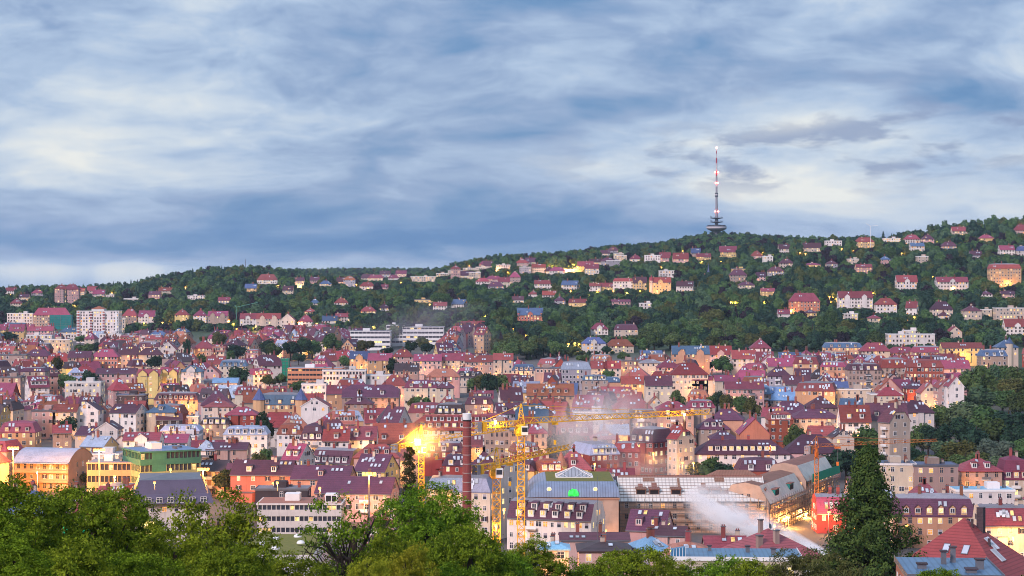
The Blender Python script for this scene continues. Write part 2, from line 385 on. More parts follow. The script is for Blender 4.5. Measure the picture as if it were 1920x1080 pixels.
class Bld: pass
def building(name, x, y, z0, rot, w, dp, he, hr, roof='g', wk='c', rk='M', n=3, lit=.25, dorms=0, drows=1, dkind=0, skl=0, chim=1, wins=True, vis=9999,
             stuff=None, wgap=2.7, roofmat=None, wallmat=None, detail=True, band=None, topmat=None, ends=True, far=False, cross=0, litall=False, bays=(), balc=None):
    """one building: Empty at its base with wall, roof and the parts on them as children (or all into the STUFF mesh)"""
    wm = wallmat or WM[wk]; rm = roofmat or RM[rk]; ov = .45
    L, S = w / 2, dp / 2
    W = MB() if stuff is None else stuff; w_start = len(W.v)
    # walls
    z_b = -4.0
    def ring(z): return [(-L, -S, z), (L, -S, z), (L, S, z), (-L, S, z)]
    b, t = ring(z_b), ring(he)
    for i in range(4): W.poly([b[i], b[(i + 1) % 4], t[(i + 1) % 4], t[i]], wm)
    if roof in 'gx':
        for sx in (-1, 1):
            tri = [(sx * L, -S, he), (sx * L, S, he), (sx * L, 0, he + hr)]
            if roof == 'x': tri = [(sx * L, -S, he), (sx * L, S, he), (sx * L, S * .45, he + hr * .55), (sx * L, -S * .45, he + hr * .55)]
            W.poly(tri if sx > 0 else tri[::-1], wm)
    if roof == 'f': W.poly(t, wm)
    if cross:      # gabled bay rising through the eaves
        for cxp in ([0] if cross == 1 else [-L * .5, L * .5] if cross == 2 else [-L * .62, 0, L * .62]):
            cw = min(2.4, L * .45); ch = min(hr * .95, cw * 1.35) ; zt = he + ch * .35
            W.box(cxp - cw, cxp + cw, -S - .5, 0, -4 if stuff is None else he - 5, zt, wm)
            W.poly([(cxp - cw, -S - .5, zt), (cxp + cw, -S - .5, zt), (cxp, -S - .5, zt + ch * .62)], wm)
            for sx in (-1, 1):
                q = [(cxp + sx * (cw + .25), -S - .75, zt - .2), (cxp, -S - .75, zt + ch * .66), (cxp, 0, zt + ch * .66), (cxp + sx * (cw + .25), 0, zt - .2)]
                W.poly(q if sx > 0 else q[::-1], rm)
    if band:       # ribbon windows
        for k in range(n):
            z = he - (k + 1) * he / n + he / n * .32
            for sx in (-1, 1):
                pass
    Rf = MB() if stuff is None else stuff
    tm = topmat or (rm if roof == 'f' else RM['G'])
    slope = None
    zt = he
    if roof == 'g' or roof == 'x':
        k = hr / S; ze = he - ov * k; o2 = ov * .6
        A = [(-L - o2, -S - ov, ze), (L + o2, -S - ov, ze), (L + o2, S + ov, ze), (-L - o2, S + ov, ze)]
        if roof == 'g':
            r1, r2 = (-L - o2, 0, he + hr), (L + o2, 0, he + hr)
            for a, bb in ((A[0], A[1]), (A[2], A[3])): Rf.poly([a, bb, r2, r1] if a[1] < 0 else [a, bb, r1, r2], rm)
            for sx, rr in ((-1, r1), (1, r2)):
                p, q = (A[0], A[3]) if sx < 0 else (A[1], A[2])
                Rf.poly([(p[0], p[1], p[2] - .3), (p[0], p[1], p[2]), rr, (rr[0], 0, rr[2] - .3)], TRIM if wk == 'w' else rm)
                Rf.poly([(q[0], q[1], q[2] - .3), (q[0], q[1], q[2]), rr, (rr[0], 0, rr[2] - .3)], TRIM if wk == 'w' else rm)
            Rf.poly([(p[0], p[1], p[2] - .3) for p in (A[0], A[1])] + [A[1], A[0]], METAL)
            Rf.poly([(p[0], p[1], p[2] - .3) for p in (A[2], A[3])] + [A[3], A[2]], METAL)
        else:
            i = S * .5; zc = he + hr * .55
            r1, r2 = (-L + i, 0, he + hr), (L - i, 0, he + hr)
            c = [(-L - o2, -S * .45, zc), (L + o2, -S * .45, zc), (L + o2, S * .45, zc), (-L - o2, S * .45, zc)]
            Rf.poly([A[0], A[1], c[1], r2, r1, c[0]], rm); Rf.poly([A[2], A[3], c[3], r1, r2, c[2]], rm)
            Rf.poly([c[1], c[2], r2], rm); Rf.poly([c[3], c[0], r1], rm)
            Rf.poly([(p[0], p[1], p[2] - .3) for p in (A[0], A[1])] + [A[1], A[0]], METAL)
        slope = (-S, he, 0, he + hr, L * .9, L * .9)
    elif roof in 'hp':
        k = hr / S; ze = he - ov * k
        A = [(-L - ov, -S - ov, ze), (L + ov, -S - ov, ze), (L + ov, S + ov, ze), (-L - ov, S + ov, ze)]
        rl = max(.15, L - S * .85) if roof == 'h' else .1
        r1, r2 = (-rl, 0, he + hr), (rl, 0, he + hr)
        roofshell(Rf, [[A[0], A[1], r2, r1], [A[1], A[2], r2], [A[2], A[3], r1, r2], [A[3], A[0], r1]], A, rm)
        slope = (-S, he, 0, he + hr, L * .85, rl)
    elif roof == 'm':
        i = min(1.5, S * .3); zk = he + hr * .82
        A = [(-L - ov * .5, -S - ov * .5, he - .1), (L + ov * .5, -S - ov * .5, he - .1), (L + ov * .5, S + ov * .5, he - .1), (-L - ov * .5, S + ov * .5, he - .1)]
        B = [(-L + i, -S + i, zk), (L - i, -S + i, zk), (L - i, S - i, zk), (-L + i, S - i, zk)]
        roofshell(Rf, [[A[q], A[(q + 1) % 4], B[(q + 1) % 4], B[q]] for q in range(4)], A, rm)
        rl = max(.15, L - S); r1, r2 = (-rl, 0, he + hr), (rl, 0, he + hr)
        for q in ([B[0], B[1], r2, r1], [B[1], B[2], r2], [B[2], B[3], r1, r2], [B[3], B[0], r1]): Rf.poly(q, tm if topmat else rm)
        slope = (-S - .1, he, -S + i, zk, L * .92, L * .86)
    elif roof == 'e':     # mansard between straight gable ends
        i = S * .42; zk = he + hr * .86
        for sx in (-1, 1):
            q = [(sx * L, -S, he), (sx * L, S, he), (sx * L, S - i, zk), (sx * L, 0, he + hr), (sx * L, -S + i, zk)]
            W.poly(q if sx > 0 else q[::-1], wm)
        a0, a1 = (-L, -S - .3, he - .2), (L, -S - .3, he - .2); b0, b1 = (-L, -S + i, zk), (L, -S + i, zk); r1, r2 = (-L, 0, he + hr), (L, 0, he + hr)
        Rf.poly([a0, a1, b1, b0], rm); Rf.poly([b0, b1, r2, r1], tm)
        Rf.poly([(-L, S - i, zk), (L, S - i, zk), (L, S + .3, he - .2), (-L, S + .3, he - .2)][::-1][::-1], rm); Rf.poly([r1, r2, (L, S - i, zk), (-L, S - i, zk)], tm)
        Rf.box(-L, L, -S - .5, -S - .3, he - .5, he - .2, METAL)
        slope = (-S - .2, he, -S + i, zk, L * .94, L * .94)
    elif roof == 'f':
        e = .15
        Rf.box(-L - e, L + e, -S - e, S + e, he + .004, he + .35, tm)
        Rf.box(-L - e - .08, L + e + .08, -S - e - .08, -S - e, he - .15, he + .55, TRIM if wk in 'wcg' else METAL)
        Rf.box(-L - e - .08, -L - e, -S - e, S + e, he - .15, he + .55, TRIM if wk in 'wcg' else METAL); Rf.box(L + e, L + e + .08, -S - e, S + e, he - .15, he + .55, TRIM if wk in 'wcg' else METAL)
        if detail:
            q = rng.uniform(-.5, .3) * L; Rf.box(q, q + min(4, L * .6), -S * .3, S * .5, he + .35, he + 2.3, wm)
            for _ in range(3):
                q = rng.uniform(-.85, .8) * L; r_ = rng.uniform(-.8, .6) * S; Rf.box(q, q + 1.1, r_, r_ + 1.0, he + .35, he + .95, METAL)
    elif roof == 'b':     # barrel vault along x
        N = 8; pr = [(-S - .6 + (dp + 1.2) * q / N, he + hr * math.sin(math.pi * q / N) ** .8) for q in range(N + 1)]
        for p, q in zip(pr, pr[1:]): Rf.poly([(-L - .5, p[0], p[1]), (L + .5, p[0], p[1]), (L + .5, q[0], q[1]), (-L - .5, q[0], q[1])], rm)
        for sx in (-1, 1):
            q = [(sx * (L + .2), p[0], p[1] - .05) for p in pr]; W.poly(q if sx > 0 else q[::-1], wm)
        slope = None
    if bays and roof not in 'b':
        sd_ = -1 if True else 1
        for (bx, bw, bz0, bz1, bd) in bays: W.box(bx - bw, bx + bw, -S - bd, -S + .02, bz0, bz1, wm); W.box(bx - bw - .15, bx + bw + .15, -S - bd - .15, -S + .02, bz1, bz1 + .18, METAL)
    if balc is not None:
        for k in range(1, n):
            zz = he * k / n; W.box(balc - 1.5, balc + 1.5, -S - 1.25, -S + .02, zz - .12, zz + .06, TRIM if wk != 'w' else STONE); W.box(balc - 1.5, balc + 1.5, -S - 1.25, -S - 1.17, zz + .2, zz + 1.0, TRIM if n % 2 else METAL)
    # camera side
    cr, sr = math.cos(rot), math.sin(rot)
    cl = Vector((-(x) * cr + -(y) * sr, x * sr - y * cr, 0))
    faces = []
    if cl.y < -.08 * cl.length: faces.append(('y', -1))
    if cl.y > .08 * cl.length: faces.append(('y', 1))
    if cl.x > .08 * cl.length: faces.append(('x', 1))
    if cl.x < -.08 * cl.length: faces.append(('x', -1))
    wl = []      # window spots: (local x, y, z, rz)
    sh = he / n
    for ax, sg in faces:
        half, dist = (L, S) if ax == 'y' else (S, L)
        if ax == 'x' and not ends: continue
        cnt = max(1, int((2 * half - .8) / (wgap if ax == 'y' else wgap * 1.25)))
        if ax == 'x': cnt = min(cnt, 4)
        for k in range(n):
            z = he - (k + 1) * sh + sh * .30
            for q in range(cnt):
                p = (q + .5 - cnt / 2) * (2 * half - .6) / cnt
                pp = (p, sg * (dist + .01)) if ax == 'y' else (sg * (dist + .01), p)
                rz = {('y', -1): 0, ('y', 1): math.pi, ('x', 1): math.pi / 2, ('x', -1): -math.pi / 2}[(ax, sg)]
                gx_, gy_ = x + pp[0] * cr - pp[1] * sr, y + pp[0] * sr + pp[1] * cr
                if V0 + F * (HC - (z0 + z + 1.2)) / gy_ > vis: continue
                if cross and ax == 'y' and abs(p) < 2.6: pp = (pp[0], pp[1] - .5)
                wl.append((pp[0], pp[1], z, rz, k))
        if ax == 'x' and roof in 'gxe' and hr > 3:
            for p in (-1.1, 1.1): wl.append((sg * (L + .01), p, he + .8, math.pi / 2 * sg, -1))
    flat = stuff is not None or far
    if wins and flat:
        for (lx, ly, z, rz, k) in wl:
            if rng.random() < .12: continue
            r = rng.random(); mat = (LIT if r < lit * .5 else LITY if r < lit * .8 else LITO) if r < lit else GLASS
            ww, hh = .55, 1.5; c_, s_ = math.cos(rz), math.sin(rz)
            def q(a, z_, o): return (lx + a * c_ + o * s_, ly + a * s_ - o * c_, z_)
            W.poly([q(-ww - .14, z - .14, .03), q(ww + .14, z - .14, .03), q(ww + .14, z + hh + .14, .03), q(-ww - .14, z + hh + .14, .03)], TRIM if wk != 'w' else STONE)
            W.poly([q(-ww, z, .06), q(ww, z, .06), q(ww, z + hh, .06), q(-ww, z + hh, .06)], mat)
    if stuff is not None:
        if slope:
            y0, za, y1, zb, la, lb = slope; an = math.atan2(zb - za, y1 - y0)
            for _ in range(skl):
                t = rng.uniform(.25, .8); xx = rng.uniform(-1, 1) * (la + (lb - la) * t) * .85; c_, s_ = math.cos(an), math.sin(an)
                yy, zz = y0 + (y1 - y0) * t, za + (zb - za) * t
                def q2(a, b_): return (xx + a, yy + b_ * c_ - .1 * s_, zz + b_ * s_ + .1 * c_)
                W.poly([q2(-.45, -.75), q2(.45, -.75), q2(.45, .75), q2(-.45, .75)], SKYL if rng.random() < .8 else LIT)
            for q in range(dorms):
                xx = (q + .5 - dorms / 2) * 2 * la * .9 / dorms; yy, zz = y0 + (y1 - y0) * .3, za + (zb - za) * .3
                W.box(xx - .8, xx + .8, yy - .1, yy + 2.4, zz - .4, zz + 1.4, wm); W.poly([(xx - .5, yy - .15, zz), (xx + .5, yy - .15, zz), (xx + .5, yy - .15, zz + 1.1), (xx - .5, yy - .15, zz + 1.1)], LIT if rng.random() < .35 else GLASS)
                W.box(xx - 1, xx + 1, yy - .35, yy + 2.5, zz + 1.4, zz + 1.6, rm)
        for _ in range(chim):
            xx = rng.uniform(-.8, .8) * L; W.box(xx - .4, xx + .4, -.3, .3, he, he + hr + 1.3, BRICK)
        W.xf(Matrix.Translation((x, y, z0)) @ Matrix.Rotation(rot, 4, 'Z'), w_start)
        return None
    e = empty(name, (x, y, z0), rot)
    e_w = W.build('wall', e); e_r = Rf.build('roof', e)
    if wins and not flat:
        for (lx, ly, z, rz, k) in wl:
            if rng.random() < .06: continue
            me = rng.choice(W_L) if rng.random() < lit else (W_DS[0] if wk in 'ob' and rng.random() < .7 else rng.choice(W_D))
            link('window', me, e, (lx, ly, z), rz)
    if slope:
        y0, za, y1, zb, la, lb = slope; an = math.atan2(zb - za, y1 - y0); used = []
        for rr in range(drows if dorms else 0):
            t = (.16, .58)[rr] if drows > 1 else (.22 if roof not in 'me' else .12)
            for q in range(dorms):
                lx = (q + .5 - dorms / 2) * 2 * (la + (lb - la) * t) * .92 / dorms + (.6 if rr else 0)
                yy, zz = y0 + (y1 - y0) * t, za + (zb - za) * t
                link('dormer', dorm(rk, wk if wk in 'wcop' else 'w', (1 + int(rng.random() < .4)) if rng.random() < lit * 1.3 else 0, dkind), e_r, (lx, yy - .25, zz + .15)); used.append((lx, t))
        k = 0
        while k < skl:
            t = rng.uniform(.3, .8) if not dorms else rng.uniform(.6, .85); lx = rng.uniform(-1, 1) * (la + (lb - la) * t) * .85
            for q in range(rng.choice((1, 1, 2, 3))):
                yy, zz = y0 + (y1 - y0) * t, za + (zb - za) * t
                if abs(lx) < (la + (lb - la) * t): link('skylight', SKL if rng.random() < .12 else SKM, e_r, (lx, yy - .1 * math.sin(an), zz + .1 * math.cos(an)), rot=(an, 0, 0))
                lx += 1.5; k += 1
    for _ in range(chim):
        lx = rng.uniform(-.75, .75) * (L if roof not in 'hp' else max(.5, L - S)); zc = he + hr if roof != 'f' else he + .5
        link('chimney', rng.choice(CHM), e_r, (lx, rng.choice((0, .9, -.7)) if roof not in 'hp' else 0, zc - .2))
    return e

# ------------------------------------------------------------------ foliage
def leafmat(name, c1, c2, c3=None, trans=.3, vary=.35, sharp=False):
    m, t, out, g = newmat(name)
    ge = nd(t, 'ShaderNodeNewGeometry'); oi = nd(t, 'ShaderNodeObjectInfo')
    n = g.noise(ge.outputs['Position'], .045, 2, .5).outputs[0]
    n2 = g.noise(ge.outputs['Position'], .55, 2, .5).outputs[0]
    if sharp: n2 = g.mr(g.noise(ge.outputs['Position'], .9, 3, .6).outputs[0], .36, .66, 0, 1)  # patches paint highlights and shaded gaps into the leaf colour
    col = g.mix(g.m('ADD', g.m('MULTIPLY', ge.outputs['Random Per Island'], .6), g.m('MULTIPLY', n2, .5), clamp=True), c1, c2)
    if c3: col = g.mix(g.mr(n, .50, .68, 0, .8), col, c3)
    hs = nd(t, 'ShaderNodeHueSaturation'); t.links.new(col, hs.inputs['Color'])
    r = oi.outputs['Random']
    t.links.new(g.m('ADD', g.m('MULTIPLY', r, vary * 2), 1 - vary), hs.inputs['Value'])
    t.links.new(g.m('ADD', g.m('MULTIPLY', g.m('FRACT', g.m('MULTIPLY', r, 9.7)), .05), .47), hs.inputs['Hue'])
    d = nd(t, 'ShaderNodeBsdfDiffuse'); t.links.new(hs.outputs[0], d.inputs[0])
    tr = nd(t, 'ShaderNodeBsdfTranslucent'); t.links.new(hs.outputs[0], tr.inputs[0])
    mx = nd(t, 'ShaderNodeMixShader'); mx.inputs[0].default_value = trans; t.links.new(d.outputs[0], mx.inputs[1]); t.links.new(tr.outputs[0], mx.inputs[2])
    t.links.new(mx.outputs[0], out.inputs[0]); return m
LEAF = {'green': leafmat('leaves_green', (.046, .098, .040), (.120, .185, .060)),
        'dark': leafmat('leaves_dark', (.015, .042, .032), (.046, .088, .050)),
        'olive': leafmat('leaves_olive', (.055, .075, .026), (.13, .135, .045)),
        'pale': leafmat('leaves_pale', (.05, .10, .06), (.12, .18, .085)),
        'purple': leafmat('leaves_purple', (.022, .018, .028), (.045, .030, .040)),
        'wood': leafmat('leaves_wood', (.020, .054, .040), (.066, .122, .062), (.09, .105, .042)),
        'silver': leafmat('leaves_silver', (.07, .10, .075), (.14, .18, .13)),
        'near': leafmat('leaves_near', (.022, .060, .008), (.235, .345, .025), vary=.12, sharp=True),
        'lime': leafmat('leaves_lime', (.13, .19, .018), (.36, .38, .03), vary=.1),
        'fir': leafmat('leaves_fir', (.010, .034, .012), (.074, .128, .030), trans=.1, vary=.12, sharp=True),
        'brown': leafmat('leaves_brown', (.045, .042, .022), (.10, .085, .040), vary=.1)}
BARK = surf('bark', (.045, .032, .026), rough=.95, scale=1.5)
def sphere_np(nu=8, nv=5):
    v = [(0, 0, -1)]
    for j in range(1, nv):
        a = math.pi * j / nv - math.pi / 2
        for i in range(nu): v.append((math.cos(a) * math.cos(6.2832 * i / nu), math.cos(a) * math.sin(6.2832 * i / nu), math.sin(a)))
    v.append((0, 0, 1)); f = []
    for i in range(nu): f.append((0, 1 + (i + 1) % nu, 1 + i, 1 + i))
    for j in range(nv - 2):
        for i in range(nu):
            a = 1 + j * nu; f.append((a + i, a + (i + 1) % nu, a + nu + (i + 1) % nu, a + nu + i))
    t = len(v) - 1; a = 1 + (nv - 2) * nu
    return np.array(v), a, t
def quads_np(P, N, size, rg, aspect=.62):
    n = len(P); N = N / np.linalg.norm(N, axis=1, keepdims=True)
    t = rg.normal(size=(n, 3)); t -= (t * N).sum(1, keepdims=True) * N; t /= np.linalg.norm(t, axis=1, keepdims=True) + 1e-9
    b = np.cross(N, t); s = size[:, None] if np.ndim(size) else size
    V = np.stack([P - t * s, P - b * s * aspect + t * s * .1, P + t * s, P + b * s * aspect + t * s * .1], 1).reshape(-1, 3)
    return V, np.arange(4 * n).reshape(n, 4)
def lobes_round(rg, n, r0, r1, squash=1.0, spread=.72):
    C = rg.normal(size=(n, 3)); C /= np.linalg.norm(C, axis=1, keepdims=True); C *= (rg.random((n, 1)) ** .4) * spread
    C[:, 2] = C[:, 2] * squash; return C, rg.uniform(r0, r1, n)
def crown_np(rg, C, Rr, n, leaf, up=.55, jit=.75, clump=0, flat=1.0, core=.78):
    w = Rr ** 2; k = rg.choice(len(C), n if not clump else max(1, n // clump), p=w / w.sum())
    D = rg.normal(size=(len(k), 3)); D[:, 2] += .35; D /= np.linalg.norm(D, axis=1, keepdims=True)
    P = C[k] + D * Rr[k][:, None] * rg.uniform(.82, 1.06, (len(k), 1))
    ins = np.zeros(len(P), bool)
    for c, r in zip(C, Rr): ins |= (np.linalg.norm(P - c, axis=1) < r * .72)
    P, D, k = P[~ins], D[~ins], k[~ins]
    if clump:
        q = np.repeat(np.arange(len(P)), clump); off = rg.normal(size=(len(q), 3)) * leaf * 2.6; off[:, 2] *= .45 * flat
        P = P[q] + off; D = D[q]
    N = D * .6 + np.array([0, 0, up]) + rg.normal(size=P.shape) * jit
    V, Fq = quads_np(P, N, leaf * rg.uniform(.6, 1.35, len(P)), rg)
    if core:
        for c, r in zip(C, Rr):
            S, a, t = sphere_np(6, 4)
            S = S * r * core + c; b = len(V); V = np.concatenate([V, S])
            nu = 6; fs = []
            for i in range(nu): fs.append((b, b + 1 + (i + 1) % nu, b + 1 + i, b))
            for j in range(2):
                for i in range(nu): s0 = b + 1 + j * nu; fs.append((s0 + i, s0 + (i + 1) % nu, s0 + nu + (i + 1) % nu, s0 + nu + i))
            fs = [f for f in fs if len(set(f)) == 4]
            Fq = np.concatenate([Fq, np.array(fs)])
    return V, Fq
rg = np.random.default_rng(5)
PROTO = {}
def conifer_np(rg, n, leaf, levels=14, narrow=1.0):
    z = rg.random(n) ** 1.15; a = rg.random(n) * 6.2832; lev = np.floor(z * levels) / levels
    r = (1 - z) ** .85 * (.62 + .38 * np.sin(a * 5 + lev * 40) ** 2) * rg.uniform(.55, 1.0, n) * narrow
    P = np.stack([r * np.cos(a), r * np.sin(a), z * 2 - 1 - r * .18], 1)
    N = np.stack([np.cos(a) * .5, np.sin(a) * .5, np.ones(n) * .7], 1) + rg.normal(size=(n, 3)) * .5
    V, Fq = quads_np(P, N, leaf * rg.uniform(.7, 1.4, n) * (1.2 - .6 * z), rg, .5); return V, Fq
for i in range(5):
    C, Rr = lobes_round(rg, 13, .30, .50, .8, .66); PROTO['round%d' % i] = crown_np(rg, C, Rr, 1500, .095, core=.80)
for i in range(3):
    C, Rr = lobes_round(rg, 11, .30, .48, .85, .66); PROTO['low%d' % i] = crown_np(rg, C, Rr, 420, .15, core=.84)
for i in range(2): PROTO['cone%d' % i] = conifer_np(rg, 1500, .11)
PROTO['lowcone'] = conifer_np(rg, 350, .17)
C, Rr = lobes_round(rg, 16, .22, .34, 1.0, .72); PROTO['column'] = crown_np(rg, C, Rr, 1400, .08, core=.8)
CR_CACHE = {}
def crown_mesh(pk, lk):
    if (pk, lk) not in CR_CACHE:
        V, Fq = PROTO[pk]; CR_CACHE[(pk, lk)] = npmesh('crown', V, Fq, [LEAF[lk]])
    return CR_CACHE[(pk, lk)]
def trunkmesh():
    m = MB(); m.tube([(0, 0, -.06), (.01, 0, .3), (.0, .02, .62), (.02, 0, .9)], [.045, .034, .022, .01], BARK, 6)
    for a in (0, 1.3, 2.5, 3.9, 5.1):
        c, s = math.cos(a), math.sin(a); m.tube([(0, 0, .42 + .05 * a), (c * .12, s * .12, .6 + .04 * a), (c * .24, s * .24, .72 + .03 * a)], [.016, .010, .004], BARK, 5)
    return m.mesh('trunk')
TRUNK = trunkmesh()
TREES = []
TREEWORD = {'round': 'round-crowned', 'cone': 'pointed conifer', 'column': 'slim columnar', 'low': 'round-crowned'}
def tree(x, y, h, w, pk, lk, name=None, label=None, group='trees among the houses', z=None):
    """Empty at the foot > trunk, crown"""
    kind = 'conifer' if pk.startswith('cone') else 'poplar' if pk == 'column' else 'tree'
    z = ground(x, y) if z is None else z
    e = empty(name or kind, (x, y, z), rng.uniform(0, 6.28))
    ch = h * (.86 if kind != 'conifer' else .94)
    tr = link('trunk', TRUNK, e, (0, 0, -.3), scale=(h, h, h))
    c = link('crown', crown_mesh(pk, lk), e, (0, 0, h - ch / 2), scale=(w / 2, w / 2, ch / 2))
    u, v = px(x, y, z + h)
    tag(e, label, kind if kind != 'poplar' else 'tree', group)
    TREES.append((e, lk, kind, w / y * F, h / y * F, u, v + .4 * h / y * F, label)); return e

